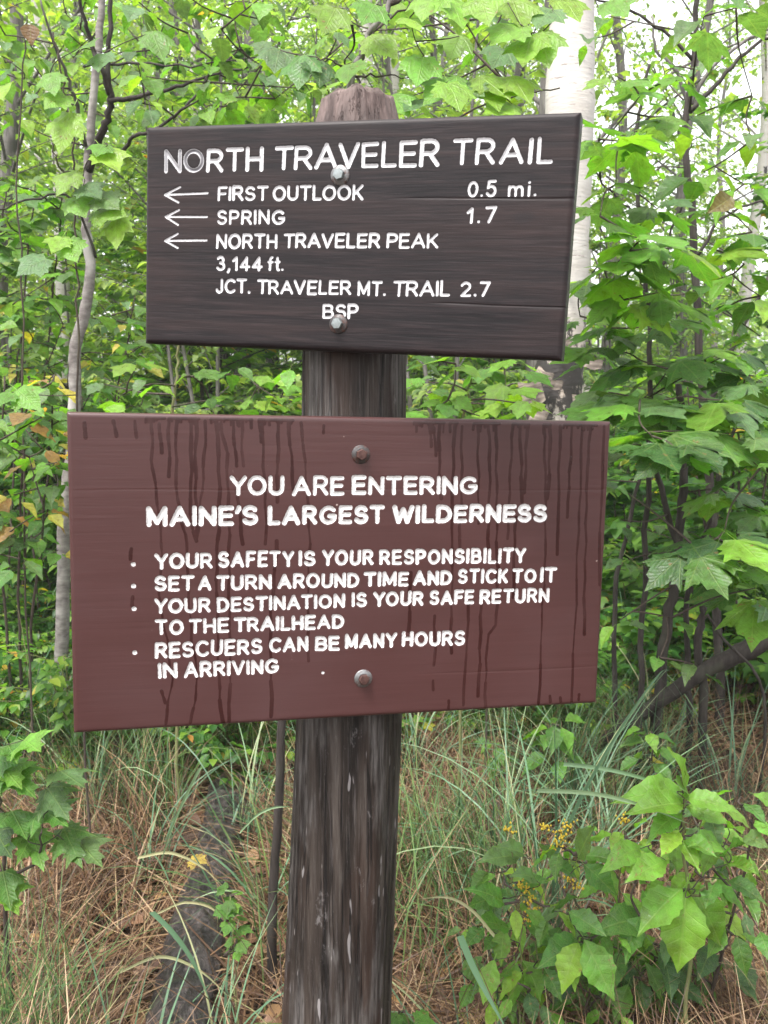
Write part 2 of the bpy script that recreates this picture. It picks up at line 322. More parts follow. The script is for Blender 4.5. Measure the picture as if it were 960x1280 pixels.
# ------------------------------------------------------------------ hand-routed lettering
def arc(cx, cy, rx, ry, a0, a1, n=14): return [(cx + rx * math.cos(R(a0 + (a1 - a0) * i / n)), cy + ry * math.sin(R(a0 + (a1 - a0) * i / n))) for i in range(n + 1)]
GL = {
 'A': (.80, [[(0, 0), (.4, 1), (.8, 0)], [(.14, .33), (.66, .33)]]),
 'B': (.66, [[(0, 0), (0, 1), (.36, 1)] + arc(.36, .76, .24, .24, 90, -90) + [(0, .52)], [(0, .52), (.40, .52)] + arc(.40, .26, .26, .26, 90, -90) + [(0, 0)]]),
 'C': (.72, [arc(.42, .5, .42, .5, 45, 315, 20)]),
 'D': (.68, [[(0, 0), (0, 1), (.24, 1)] + arc(.24, .5, .44, .5, 90, -90, 16) + [(0, 0)]]),
 'E': (.56, [[(.56, 1), (0, 1), (0, 0), (.56, 0)], [(0, .52), (.5, .52)]]),
 'F': (.54, [[(.54, 1), (0, 1), (0, 0)], [(0, .5), (.46, .5)]]),
 'G': (.80, [arc(.42, .5, .42, .5, 45, 335, 20) + [(.80, .44), (.48, .44)]]),
 'H': (.64, [[(0, 0), (0, 1)], [(.64, 0), (.64, 1)], [(0, .51), (.64, .51)]]),
 'I': (.0, [[(0, 0), (0, 1)]]),
 'J': (.42, [[(.42, 1), (.42, .24)] + arc(.21, .24, .21, .24, 0, -170)]),
 'K': (.62, [[(0, 0), (0, 1)], [(.58, 1), (0, .36)], [(.2, .58), (.62, 0)]]),
 'L': (.48, [[(0, 1), (0, 0), (.48, 0)]]),
 'M': (.80, [[(0, 0), (0, 1), (.4, .12), (.8, 1), (.8, 0)]]),
 'N': (.66, [[(0, 0), (0, 1), (.66, 0), (.66, 1)]]),
 'O': (.80, [arc(.40, .5, .40, .5, 0, 360, 26)]),
 'P': (.60, [[(0, 0), (0, 1), (.33, 1)] + arc(.33, .73, .27, .27, 90, -90) + [(0, .46)]]),
 'R': (.64, [[(0, 0), (0, 1), (.34, 1)] + arc(.34, .74, .26, .26, 90, -90) + [(0, .48)], [(.32, .48), (.64, 0)]]),
 'S': (.60, [arc(.30, .755, .27, .245, 22, 270, 14) + arc(.30, .26, .30, .26, 80, -155, 14)]),
 'T': (.66, [[(0, 1), (.66, 1)], [(.33, 1), (.33, 0)]]),
 'U': (.64, [[(0, 1), (0, .32)] + arc(.32, .32, .32, .32, 180, 360) + [(.64, 1)]]),
 'V': (.72, [[(0, 1), (.36, 0), (.72, 1)]]),
 'W': (1.0, [[(0, 1), (.25, 0), (.5, .85), (.75, 0), (1, 1)]]),
 'Y': (.70, [[(0, 1), (.35, .47), (.7, 1)], [(.35, .47), (.35, 0)]]),
 '0': (.52, [arc(.26, .5, .26, .5, 0, 360, 22)]),
 '1': (.24, [[(0, .74), (.24, 1), (.24, 0)]]),
 '2': (.56, [arc(.27, .72, .27, .28, 165, -35, 12) + [(0, 0), (.56, 0)]]),
 '3': (.52, [arc(.24, .76, .22, .24, 150, -90, 12) + arc(.24, .27, .27, .27, 90, -150, 12)]),
 '4': (.62, [[(.44, 0), (.44, 1), (0, .27), (.62, .27)]]),
 '5': (.52, [[(.50, 1), (.12, 1), (.06, .56)] + arc(.25, .33, .27, .33, 130, -150, 14)]),
 '7': (.54, [[(0, 1), (.54, 1), (.16, 0)]]),
 '.': (.0, [[(0, .02), (0.01, .02)]]),
 ',': (.08, [[(.08, .06), (0, -.18)]]),
 "'": (.10, [[(.09, 1.0), (.10, .90), (.0, .72)]]),
 'm': (.86, [[(0, 0), (0, .68)], [(0, .45)] + arc(.22, .45, .2, .23, 160, 0, 8) + [(.42, 0)], [(.42, .45)] + arc(.64, .45, .2, .23, 160, 0, 8) + [(.86, 0)]]),
 'i': (.0, [[(0, 0), (0, .66)], [(0, .95), (0.01, .95)]]),
 'f': (.36, [[(.14, 0), (.14, .76)] + arc(.34, .76, .2, .22, 180, 95, 6), [(0, .62), (.34, .62)]]),
 't': (.32, [[(.14, .95), (.14, .14)] + arc(.28, .14, .14, .14, 180, 280, 6), [(0, .64), (.32, .64)]]),
}
def strokes(words, rng, thin=1.0):
    """every word as polylines in mm: (line number, points, half stroke, wear)"""
    out = []
    for wi, (wd, line, xl, xr, tl, bl, tr, br, r) in enumerate(words):
        r = r * thin; ln = wi
        H = (tl - bl + tr - br) / 2 - 2 * r
        gaps = []
        for a, b in zip(wd, wd[1:]):
            g = 2 * r + .115 * H
            if a + b in ('AV', 'VA', 'TA', 'LT', 'TR', 'AT', 'LO', 'YO', 'KO', "E'", "'S"): g -= .07 * H
            if b in '.,': g -= .03 * H
            gaps.append(g)
        W = sum(GL[c][0] for c in wd) * H
        sx = (xr - xl - 2 * r - sum(gaps)) / W if W > 0 else 1
        if sx > 1.28: gaps = [g + (sx - 1.2) * W / max(1, len(gaps)) for g in gaps]; sx = 1.2 if gaps else sx
        if len(wd) == 2 and wd in ('IS', 'IN', 'IT', 'TO', 'BE') or sx < .7: pass
        x = xl + r
        for k, c in enumerate(wd):
            cw, st = GL[c]
            dj = rng.uniform(-.022, .022) * H; hj = 1 + rng.uniform(-.03, .03); sl_ = rng.uniform(-.025, .025); rr = r * rng.uniform(.93, 1.08)
            wear = 0.0
            if wd == 'NORTH' and line == 0 and k < 2: wear = .55 + .2 * k
            elif line == 0 and r > 3.15 and abs(tl) > 120: wear = .1
            for poly in st:
                P = []
                for (u, v) in poly:
                    X = x + (u + sl_ * v) * H * sx; f = (X - xl) / (xr - xl)
                    base = bl + (br - bl) * f + r; top = tl + (tr - tl) * f - r
                    P.append((X, base + (top - base) * v * hj + dj))
                out.append((ln, P, rr, wear))
            x += cw * H * sx + (gaps[k] if k < len(gaps) else 0)
    return out

def board_maps(w, h, cell, st, thin_out=False):
    """front sheet of a board: grid coordinates (mm), signed distance to the nearest stroke, line id, wear"""
    def axis(L):
        a = L / 2; core = np.linspace(-a + 9, a - 9, int(round((L - 18) / cell)) + 1)
        e = np.array([0, .6, 1.4, 2.4, 3.6, 5.0, 6.6]); return np.concatenate([-a + e, core, (a - e)[::-1]])
    X, Z = axis(w), axis(h); sd_ = np.full((len(X), len(Z)), 30.0); idm = np.full(sd_.shape, -1, int); wr = np.zeros(sd_.shape)
    for ln, P, r, wear in st:
        r_full = r
        for si, ((x0, z0), (x1, z1)) in enumerate(zip(P, P[1:])):
            if thin_out: r = r_full * (1.05 - .45 * si / len(P) + .16 * math.sin(si * 1.7 + r_full * 20)) if si < len(P) - 3 else r_full * 1.1
            m = r + 5
            i0, i1 = np.searchsorted(X, [min(x0, x1) - m, max(x0, x1) + m]); j0, j1 = np.searchsorted(Z, [min(z0, z1) - m, max(z0, z1) + m])
            if i1 <= i0 or j1 <= j0: continue
            gx, gzz = X[i0:i1, None], Z[None, j0:j1]; dx, dz = x1 - x0, z1 - z0; L2 = dx * dx + dz * dz + 1e-9
            t = np.clip(((gx - x0) * dx + (gzz - z0) * dz) / L2, 0, 1)
            d = np.hypot(gx - x0 - t * dx, gzz - z0 - t * dz) - r
            s_ = sd_[i0:i1, j0:j1]; k = d < s_
            s_[k] = d[k]; idm[i0:i1, j0:j1][k] = ln; wr[i0:i1, j0:j1][k] = wear
    return X, Z, sd_, idm, wr

def board(root, w, h, thick, X, Z, sd_, idm, attrs, mat, edge_r, joints, part_name, letter_parts, relief):
    """board in local axes: x right, z up, -y towards the reader. Splits the front into planks and lettering"""
    nx, nz = len(X), len(Z); GX, GZ = np.meshgrid(X, Z, indexing='ij')
    de = np.minimum(w / 2 - np.abs(GX), h / 2 - np.abs(GZ))
    rr = edge_r; ed = np.where(de < rr, rr - np.sqrt(np.maximum(rr * rr - (rr - np.minimum(de, rr)) ** 2, 0)), 0) * .85
    groove = 2.1 * np.clip(-sd_ / 2.3 + .12, 0, 1)
    y = ed + groove + relief(GX, GZ)
    for zj, xa, dp in joints:
        y = y + dp * np.exp(-((GZ - zj - 1.0 * np.sin(GX / 60)) / .9) ** 2) * np.clip((GX - xa) / 60, 0, 1)
    V = np.stack([GX, y, GZ], -1).reshape(-1, 3) / 1000
    I = np.arange(nx * nz).reshape(nx, nz)
    Q = np.stack([I[:-1, :-1], I[1:, :-1], I[1:, 1:], I[:-1, 1:]], -1).reshape(-1, 4)
    zc = (Z[:-1] + Z[1:]) / 2; qz = np.tile(zc, nx - 1)
    s4 = sd_.reshape(-1)[Q].min(1); qid = idm.reshape(-1)[Q].max(1)
    own = np.zeros(len(Q), int)
    cuts = sorted([j[0] for j in joints if j[2] > .55])
    for c in cuts: own += (qz > c)
    let = s4 < 1.3
    own[let] = 100 + qid[let]
    planks = {}
    def mk(name, mask, parent, extra=None):
        q = Q[mask]; used, inv = np.unique(q, return_inverse=True); q = inv.reshape(-1, 4)
        v = V[used]; n0 = len(v); faces = q.tolist(); A = {k: a.reshape(-1)[used] for k, a in attrs.items()}
        if extra is not None:
            ev, ef = extra; faces += [tuple(i + n0 for i in f) for f in ef]; v = np.concatenate([v, ev])
            A = {k: np.concatenate([a, np.full(len(ev), 30.0 if k != 'wear' else 0)]) for k, a in A.items()}
        me = bpy.data.meshes.new(name); me.from_pydata(v.tolist(), [], faces)
        for k, a in A.items():
            at_ = me.attributes.new(k, 'FLOAT', 'POINT'); at_.data.foreach_set('value', a.astype(np.float32))
        sm = np.ones(len(me.polygons), dtype=bool)
        if extra is not None: sm[len(q):] = False
        me.polygons.foreach_set('use_smooth', sm); me.materials.append(mat); me.update()
        return link(name, me, parent)
    zs = [-h / 2] + cuts + [h / 2]; eo = ed.max()
    for k in range(len(cuts) + 1):
        a, b = zs[k] + (.25 if k else 0), zs[k + 1] - (.25 if k < len(cuts) else 0)
        yy0, yy1 = eo, thick; hw = w / 2
        # side profile: straight sides with a small back chamfer
        pts = []
        for (yy, ins) in ((yy0, 0), (yy1 - 3, 0), (yy1, 3)):
            za = a + (ins if k == 0 else 0); zb = b - (ins if k == len(cuts) else 0)
            pts += [(-hw + ins, yy, za), (hw - ins, yy, za), (hw - ins, yy, zb), (-hw + ins, yy, zb)]
        ef = [(i * 4 + j, i * 4 + (j + 1) % 4, i * 4 + 4 + (j + 1) % 4, i * 4 + 4 + j) for i in range(2) for j in range(4)] + [(8, 9, 10, 11)]
        ef = [tuple(reversed(f)) for f in ef]
        mk(part_name, own == k, root, (np.array(pts) / 1000, ef))
    for ln in sorted(set(own[own >= 100].tolist())):
        mk(letter_parts(ln - 100), own == ln, root)

def m_sign_dark():
    t = NT('weathered_dark_board'); o = t.obj()
    g1 = t.noise(t.map(o, (3.2, 1, 80)), 1, 7, .66, .9); g2 = t.noise(t.map(o, (14, 1, 420)), 1, 4, .6); big = t.noise(t.map(o, (2.2, 1, 11), (2, 0, 5)), 1, 4, .6, .6)
    c = t.ramp(g1, [(.30, (.0030, .0020, .0026)), (.45, (.0072, .0048, .0058)), (.58, (.0135, .0087, .0092)), (.74, (.029, .0185, .0185))])
    c = t.mix(t.mr(big, .45, .68, 0, .75), c, t.mix(t.mr(g1, .3, .7), (.015, .0074, .0068), (.030, .0165, .0152)))
    c = t.mix(t.mr(g2, .50, .76, 0, .5), c, (.043, .029, .030))
    kn = t.n('ShaderNodeVectorMath', {0: t.map(o, (1, 1, 1.8), (-.2485, 0, -.0473)), 1: (0, 0, 0)}, operation='DISTANCE').outputs['Value']
    c = t.mix(t.mr(t.math('ADD', kn, t.math('MULTIPLY', t.noise(o, 60, 3), .012)), .012, .026, .85, 0, True), c, (.012, .008, .009))
    paint = t.mr(t.math('ADD', t.attr('sd'), t.math('MULTIPLY', t.math('SUBTRACT', t.noise(o, 420, 3), .5), 1.5)), .30, -.30, 0, 1, True)
    worn = t.mr(t.noise(t.map(o, (260, 1, 330)), 1, 4, .7), .20, .40, 0, 1, True)
    pc = t.mix(t.noise(o, 300, 3), (.62, .61, .62), (.40, .39, .41))
    pc = t.mix(t.math('MULTIPLY', t.attr('wear'), t.mr(t.attr('sd'), -.3, -1.5, .2, 1.15)), pc, (.075, .070, .080))
    c = t.mix(t.math('MULTIPLY', paint, worn), c, pc)
    h = t.math('ADD', t.math('ADD', g1, t.math('MULTIPLY', g2, .5)), t.math('MULTIPLY', t.noise(o, 500, 2), .2))
    return t.done(t.bsdf(c, t.mr(g1, .3, .7, .42, .6), t.bump(h, .45, .0010), .22))
def m_sign_brown():
    t = NT('painted_brown_board'); o = t.obj()
    g1 = t.noise(t.map(o, (5, 1, 130)), 1, 5, .6, .3); g2 = t.noise(t.map(o, (10, 1, 500)), 1, 3); big = t.noise(t.map(o, (3, 1, 4)), 1, 4, .6)
    c = t.mix(t.mr(g1, .3, .7), (.046, .0170, .0160), (.055, .0215, .0208)); c = t.mix(t.mr(big, .5, .75, 0, .30), c, (.080, .046, .048))
    scuff = t.mr(t.noise(t.map(o, (26, 1, 26), (9, 0, 2)), 1, 5, .75, 1.2), .70, .74, 0, .4, True)
    c = t.mix(scuff, c, (.17, .12, .12))
    fade = t.mr(t.noise(t.map(o, (60, 1, 11)), 1, 3), .34, .58, .5, 1.0)
    dr = t.math('MULTIPLY', t.mr(t.math('ADD', t.attr('drip'), t.math('MULTIPLY', t.math('SUBTRACT', t.noise(t.map(o, (140, 1, 70)), 1, 3), .5), 1.7)), .8, -.5, 0, 1, True), fade)
    c = t.mix(t.math('MULTIPLY', dr, .9), c, (.020, .0042, .0040))
    spk = t.mr(t.noise(t.map(o, (90, 1, 90), (4, 0, 4)), 1, 1), .80, .815, 0, .8, True)
    c = t.mix(spk, c, (.40, .33, .30))
    paint = t.mr(t.math('ADD', t.attr('sd'), t.math('MULTIPLY', t.math('SUBTRACT', t.noise(o, 330, 3), .5), 2.0)), .30, -.30, 0, 1, True)
    pc = t.mix(t.mr(t.noise(o, 260, 4, .7), .35, .65), (.66, .65, .64), (.44, .42, .42))
    c = t.mix(paint, c, pc)
    rg = t.mix(dr, (.33, .33, .33), (.2, .2, .2)); rg = t.mix(paint, rg, (.5, .5, .5))
    h = t.math('ADD', t.math('ADD', g1, t.math('MULTIPLY', g2, .5)), t.math('ADD', t.math('MULTIPLY', dr, .5), t.math('MULTIPLY', t.math('MULTIPLY', paint, t.noise(o, 380, 3)), 1.1)))
    return t.done(t.bsdf(c, rg, t.bump(h, .22, .0009), .40))

def frame(Rm, o):
    """matrix of a board frame: columns are its x, y and z axes"""
    m = Matrix(((Rm[0][0], Rm[0][1], Rm[0][2], o[0]), (Rm[1][0], Rm[1][1], Rm[1][2], o[1]), (Rm[2][0], Rm[2][1], Rm[2][2], o[2]), (0, 0, 0, 1)))
    return m
UR = [[0.95662, 0.28728, 0.0484], [-0.28698, 0.95784, -0.01321], [-0.05015, -0.00125, 0.99874]]; UO = (-0.0571, 1.27616, 1.70604)
LR = [[0.97552, -0.21894, 0.0207], [0.21856, 0.97564, 0.01908], [-0.02437, -0.01409, 0.9996]]; LOo = (-0.04261, 1.27288, 1.235)

def make_bolt(root, x, z, head_mat, wash_mat, rot):
    """hexagonal lag bolt with its round washer, on the front of a board (mm)"""
    b = MB(); ring = []; V = []; F = []
    prof = [(0.0083, 0.0), (0.0083, -.0048), (.0072, -.0062), (.0, -.0066)]
    n = 6
    for r, y in prof:
        for k in range(n): V.append((r * math.cos(rot + k * math.pi / 3), y - .0035, r * math.sin(rot + k * math.pi / 3)))
    for i in range(3):
        for k in range(n): F.append((i * n + k, i * n + (k + 1) % n, (i + 1) * n + (k + 1) % n, (i + 1) * n + k))
    b.add(V, F); bo = b.build('bolt', head_mat, root, smooth=False); bo.location = (x / 1000, 0, z / 1000)
    b = MB(); V = []; F = []; n = 32
    prof = [(.0136, .0022), (.0139, .0004), (.0134, -.0012), (.0122, -.0018), (.0095, -.0030), (.0082, -.0036), (.0070, -.0036)]
    for r, y in prof:
        for k in range(n): V.append((r * math.cos(2 * math.pi * k / n), y, r * math.sin(2 * math.pi * k / n)))
    for i in range(len(prof) - 1):
        for k in range(n): F.append((i * n + k, i * n + (k + 1) % n, (i + 1) * n + (k + 1) % n, (i + 1) * n + k))
    b.add(V, F); b.build('washer', wash_mat, bo)
    return bo
def m_metal(name, c1, c2, rust, rough=.45):
    t = NT(name); o = t.obj(); n1 = t.noise(o, 260, 4); n2 = t.noise(o, 90, 4, .6)
    c = t.mix(n1, c1, c2); k = t.mr(n2, .5 - rust * .3, .62 - rust * .3, 0, 1, True)
    c = t.mix(k, c, (.055, .020, .014)); mt = t.mr(k, 0, 1, .85, .0)
    nd = t.n('ShaderNodeBsdfPrincipled', {'Base Color': c, 'Roughness': t.mr(n1, .3, .7, rough - .1, rough + .15), 'Metallic': mt, 'Normal': t.bump(n1, .5, .0006)})
    return t.done(nd.outputs[0])

rngL = random.Random(3)
def flat_relief(GX, GZ): return .10 * vnoise(GX / 60 + 9, GZ / 4 + 3) + .05 * vnoise(GX / 25 + 9, GZ / 1.6 + 40)
# upper sign
st = strokes(UPW, rngL, .84)
for i, l in enumerate(ARROWS): st.append((60 + i // 2, l, 1.35, .3))
X, Z, sdm, idm, wr = board_maps(625.0, 312.0, 1.25, st)
trail_sign = empty('trail_sign'); trail_sign.matrix_world = frame(UR, UO)
tag(trail_sign, 'dark weathered routed wooden sign reading NORTH TRAVELER TRAIL, at the top of the post', 'sign')
rngs = np.random.default_rng(4)
board(trail_sign, 625.0, 312.0, 38.0, X, Z, sdm, idm, {'sd': sdm, 'wear': wr}, m_sign_dark(), 8.0, [(51.0, -400, .0), (50.8, 60, 1.0), (-86.3, 120, 1.0)],
      'plank', lambda l: 'arrow' if l >= 60 else 'lettering', flat_relief)
zinc = m_metal('zinc_bolt', (.30, .32, .32), (.16, .18, .18), -.4); galv = m_metal('galvanised_washer', (.24, .24, .24), (.12, .115, .115), .02)
rusty = m_metal('rusty_bolt', (.10, .05, .045), (.05, .03, .028), .3, .6); dull = m_metal('dull_washer', (.10, .095, .095), (.05, .045, .045), .1, .5)
make_bolt(trail_sign, -7.9, 83.2, zinc, galv, .3); make_bolt(trail_sign, -1.6, -117.9, zinc, dull, .1)
# lower sign
st = strokes(LOW, rngL, .90)
for i, (x, z) in enumerate(BUL[0]): st.append((60 + i, [(x - .4, z), (x + .4, z)], 2.9 if i < 4 else 2.0, 0))
X, Z, sdm, idm, wr = board_maps(790.0, 445.4, 1.25, st)
dst = [(0, [(x + 1.0 * math.sin(z / 9 + i) + .9 * math.sin(z / 31 + 2.3 * i), z) for x, z in crv2], (1.9 + .7 * ((i * 37) % 10) / 10), 0) for i, crv2 in
       enumerate([[(lerp(a[0], b[0], k / 6), lerp(a[1], b[1], k / 6)) for a, b in zip(L, L[1:]) for k in range(7)] for L in DRIPS])]
top = []
rr_ = random.Random(8)
for x0, x1 in ((-292, -268), (-262, -222), (-206, -150), (-140, -92), (84, 130), (138, 150), (175, 215), (236, 262), (285, 296), (318, 372)):       # ragged wet edge under the top moulding
    top.append((0, [(x0, 216.5), (x1, 216.5)], 1.8, 0)); x = x0
    while x < x1:
        l = rr_.uniform(0, 3) if rr_.random() < .75 else rr_.uniform(4, 13); top.append((0, [(x, 216), (x + rr_.uniform(-1, 1), 214 - l)], rr_.uniform(1, 2.2), 0)); x += rr_.uniform(3, 11)
_, _, drip, _, _ = board_maps(790.0, 445.4, 1.25, dst + top, True)
wild_sign = empty('wilderness_sign'); wild_sign.matrix_world = frame(LR, LOo)
tag(wild_sign, 'larger reddish brown painted sign with rain streaks reading YOU ARE ENTERING MAINE\'S LARGEST WILDERNESS', 'sign')
board(wild_sign, 790.0, 445.4, 38.0, X, Z, sdm, idm, {'sd': sdm, 'drip': drip, 'wear': wr}, m_sign_brown(), 6.0, [(118.0, -420, .22), (-162.0, 90, .3)],
      'board', lambda l: 'bullet' if l >= 60 and l < 64 else 'paint_dab' if l == 64 else 'lettering', lambda a, b: .6 * flat_relief(a, b))
make_bolt(wild_sign, 5.9, 169.4, rusty, dull, .5); make_bolt(wild_sign, 15.4, -163.5, rusty, galv, .0)

# ------------------------------------------------------------------ the post
def m_post():
    t = NT('weathered_post'); o = t.obj(); uv = t.uv()
    g = t.map(o, (48, 48, 2.2)); n1 = t.noise(g, 1, 6, .62, .4); n2 = t.noise(t.map(o, (190, 190, 9)), 1, 4, .6); big = t.noise(t.map(o, (9, 9, 1.6)), 1, 4)
    c = t.ramp(n1, [(.36, (.0055, .0040, .0034)), (.47, (.0155, .0112, .0092)), (.58, (.032, .0245, .0205)), (.74, (.072, .060, .053))])
    c = t.mix(t.mr(big, .48, .66, 0, .55), c, (.046, .025, .018))
    ck = t.mr(t.noise(t.map(o, (100, 100, 2.6), (1, 7, 2)), 1, 5, .6, .2), .56, .61, 0, .85, True); c = t.mix(ck, c, (.004, .003, .003))
    st_ = t.mr(t.noise(t.map(o, (230, 230, 8), (5, 2, 2)), 1, 6, .75), .52, .66, 0, .65, True); c = t.mix(st_, c, (.082, .071, .064))
    c = t.mix(t.mr(n2, .58, .74, 0, .5), c, (.085, .075, .074))
    z = t.n('ShaderNodeSeparateXYZ', {'Vector': o}).outputs[2]
    pw = t.mr(t.noise(t.map(o, (13, 13, 3.2), (2, 5, 1)), 1, 5, .65), .50, .62, 0, .75, True); c = t.mix(pw, c, t.mix(t.mr(n2, .4, .62), (.024, .020, .0185), (.115, .105, .100)))
    fl = t.mr(t.noise(t.map(o, (95, 95, 15), (3, 3, 3)), 1, 2, .5), .68, .72, 0, .85, True)
    fl2 = t.mr(t.noise(t.map(o, (26, 26, 12), (8, 1, 3)), 1, 5, .78), .60, .70, 0, .45, True)
    c = t.mix(t.math('MAXIMUM', fl, fl2), c, (.20, .185, .185))
    crack = t.mr(t.attr('tint'), .35, .8, 0, 1); c = t.mix(crack, c, (.010, .008, .008))
    topc = t.mix(t.mr(n1, .35, .65), (.040, .025, .022), (.16, .115, .105)); c = t.mix(t.mr(z, 1.83, 1.90), c, topc)
    return t.done(t.bsdf(c, .6, t.bump(t.math('ADD', t.math('SUBTRACT', n1, t.math('MULTIPLY', ck, .7)), t.math('MULTIPLY', n2, .6)), .9, .004), .22))
def make_post():
    nth, nz_ = 230, 330
    zs = np.concatenate([np.linspace(-.25, .3, 20)[:-1], np.linspace(.3, 1.86, nz_), np.linspace(1.865, 1.918, 16)])
    th = np.linspace(0, 2 * np.pi, nth, endpoint=False)
    TH, ZZ = np.meshgrid(th, zs, indexing='xy')
    r0 = np.interp(zs, [-.25, .3, .6, .96, 1.25, 1.5, 1.75, 1.86, 1.925], [.098, .0935, .0905, .0875, .084, .0795, .077, .069, .050])[:, None]
    cx = np.interp(zs, [-.25, .42, .963, 1.505, 1.93], [-.105, -.081, -.0565, -.0457, -.038])[:, None]
    cy = np.interp(zs, [-.25, 1.01, 1.93], [1.405, 1.397, 1.386])[:, None]
    u = TH / (2 * np.pi)
    n = .006 * vnoise(u * 6, ZZ * 1.7 + 2, 6) + .006 * vnoise(u * 18, ZZ * 2.3 + 7, 18) + .0028 * vnoise(u * 60, ZZ * 3 + 11, 60) + .0014 * vnoise(u * 150, ZZ * 9 + 31, 150)
    cr = np.clip((vnoise(u * 26, ZZ * 1.3 + 60, 26) + .06 * vnoise(u * 90, ZZ * 30, 90) - .33) * 14, 0, 1)
    n = n - .006 * cr
    topk = np.clip((ZZ - 1.87) / .05, 0, 1)
    zz = ZZ + topk * (.007 * vnoise(u * 7, ZZ * 0 + 5, 7) + .007 * vnoise(u * 40, ZZ * 0 + 9, 40))
    rr = r0 + n
    V = np.stack([cx + rr * np.cos(TH), cy + rr * np.sin(TH), zz], -1)
    nr = len(zs)
    I = np.arange(nr * nth).reshape(nr, nth); J = np.roll(I, -1, 1)
    F = np.stack([I[:-1], J[:-1], J[1:], I[1:]], -1).reshape(-1, 4).tolist()
    V = V.reshape(-1, 3); T = cr.reshape(-1)
    # top: two inner rings, domed and rough
    base = I[-1]; rings = [base]; extra = []; nv = len(V)
    for k, (s, dz) in enumerate(((.75, .008), (.45, .012), (.15, .013))):
        a = V[base]; c0 = a.mean(0); p = c0 + (a - c0) * s; p[:, 2] += dz + .004 * np.sin(th * 7 + k * 2) ; extra.append(p)
        idx = np.arange(nv, nv + nth); prev = rings[-1]
        F += np.stack([prev, np.roll(prev, -1), np.roll(idx, -1), idx], -1).tolist(); rings.append(idx); nv += nth
    F.append(tuple(rings[-1].tolist()))
    V = np.concatenate([V] + extra); T = np.concatenate([T, np.zeros(len(V) - len(T))])
    b = MB(); b.v = [V]; b.f = F; b.uv = [np.zeros((len(V), 2))]; b.t = [T]; b.n = len(V)
    o = b.build('wooden_post', m_post())
    tag(o, 'thick round weathered wooden post with cracked grain that carries both signs', 'post')
make_post()
# ------------------------------------------------------------------ ground
def m_ground():
    t = NT('forest_floor'); g = t.geo()
    n1 = t.noise(g, 9, 6, .65); n2 = t.noise(g, 55, 5, .7); v = t.n('ShaderNodeTexVoronoi', {'Vector': t.map(g, (1, 1, 1)), 'Scale': 38.0, 'Randomness': 1.0}).outputs['Color']
    vf = t.n('ShaderNodeSeparateXYZ', {'Vector': v}).outputs[0]
    c = t.ramp(vf, [(0, (.035, .022, .015)), (.5, (.075, .045, .028)), (.8, (.12, .075, .045)), (1, (.06, .07, .03))])
    c = t.mix(t.mr(n2, .35, .65), c, (.045, .028, .020)); c = t.mix(t.mr(n1, .55, .7, 0, .5), c, (.03, .05, .018))
    return t.done(t.bsdf(c, .8, t.bump(t.math('ADD', n2, vf), .8, .02), .25))
def make_ground():
    xs = np.concatenate([np.linspace(-120, -8, 20)[:-1], np.linspace(-8, 8, 130), np.linspace(8, 120, 20)[1:]])
    ys = np.concatenate([np.linspace(-20, 0, 8)[:-1], np.linspace(0, 12, 110), np.linspace(12, 140, 30)[1:]])
    GX, GY = np.meshgrid(xs, ys, indexing='ij'); ZZ = gz(GX, GY)
    V = np.stack([GX, GY, ZZ], -1).reshape(-1, 3); I = np.arange(len(V)).reshape(len(xs), len(ys))
    Q = np.stack([I[:-1, :-1], I[1:, :-1], I[1:, 1:], I[:-1, 1:]], -1).reshape(-1, 4)
    b = MB(); b.add(V, Q.tolist()); tag(b.build('ground', m_ground()), kind='structure')
make_ground()

# ------------------------------------------------------------------ leaf templates: stalk end at 0,0, tip at 0,1, face up
def tpl_ovate(rows, wmax, serr, droop, fold, seed, across=4, stalk=True, belly=.42, pw=1.0):
    rg = random.Random(seed); V = []; UV = []; F = []
    cols = [-1, -.5, 0, .5, 1] if across == 4 else [-1, 0, 1]
    curl = rg.uniform(-.08, .08); tw = rg.uniform(-.12, .12)
    for i in range(rows + 1):
        t = i / rows
        ww = wmax * (math.sin(math.pi * t ** (math.log(.5) / math.log(belly))) ** pw * (1.12 - .3 * t ** 3) if 0 < t < 1 else 0) + .004
        if 0 < i < rows: ww *= 1 + serr * (1 if i % 2 else -1)
        for c in cols:
            x = c * ww + curl * 1.4 * t * t; z = fold * abs(c) * ww * 1.6 - droop * t * t + .030 * math.sin(5 * t * math.pi + seed + c) * abs(c) + tw * c * ww * t
            V.append((x, t * (1 - .12 * droop), z)); UV.append((c * ww, t))
    n = len(cols)
    for i in range(rows):
        for j in range(n - 1): F.append((i * n + j, i * n + j + 1, (i + 1) * n + j + 1, (i + 1) * n + j))
    if stalk:
        k = len(V); V += [(-.008, -.16, .01), (.008, -.16, .01), (.006, 0.01, 0), (-.006, 0.01, 0)]; UV += [(0, 0)] * 4; F.append((k, k + 1, k + 2, k + 3))
    return np.array(V), F, np.array(UV)
MAP_OUT = [(-.06, -.01), (-.26, -.07), (-.30, .06), (-.43, .10), (-.40, .22), (-.53, .34), (-.47, .43), (-.55, .60), (-.40, .58), (-.29, .60), (-.24, .74), (-.13, .82), (0, 1.02),
           (.13, .83), (.23, .73), (.30, .61), (.41, .57), (.55, .58), (.47, .44), (.53, .33), (.40, .21), (.44, .11), (.30, .05), (.26, -.08), (.06, -.01)]
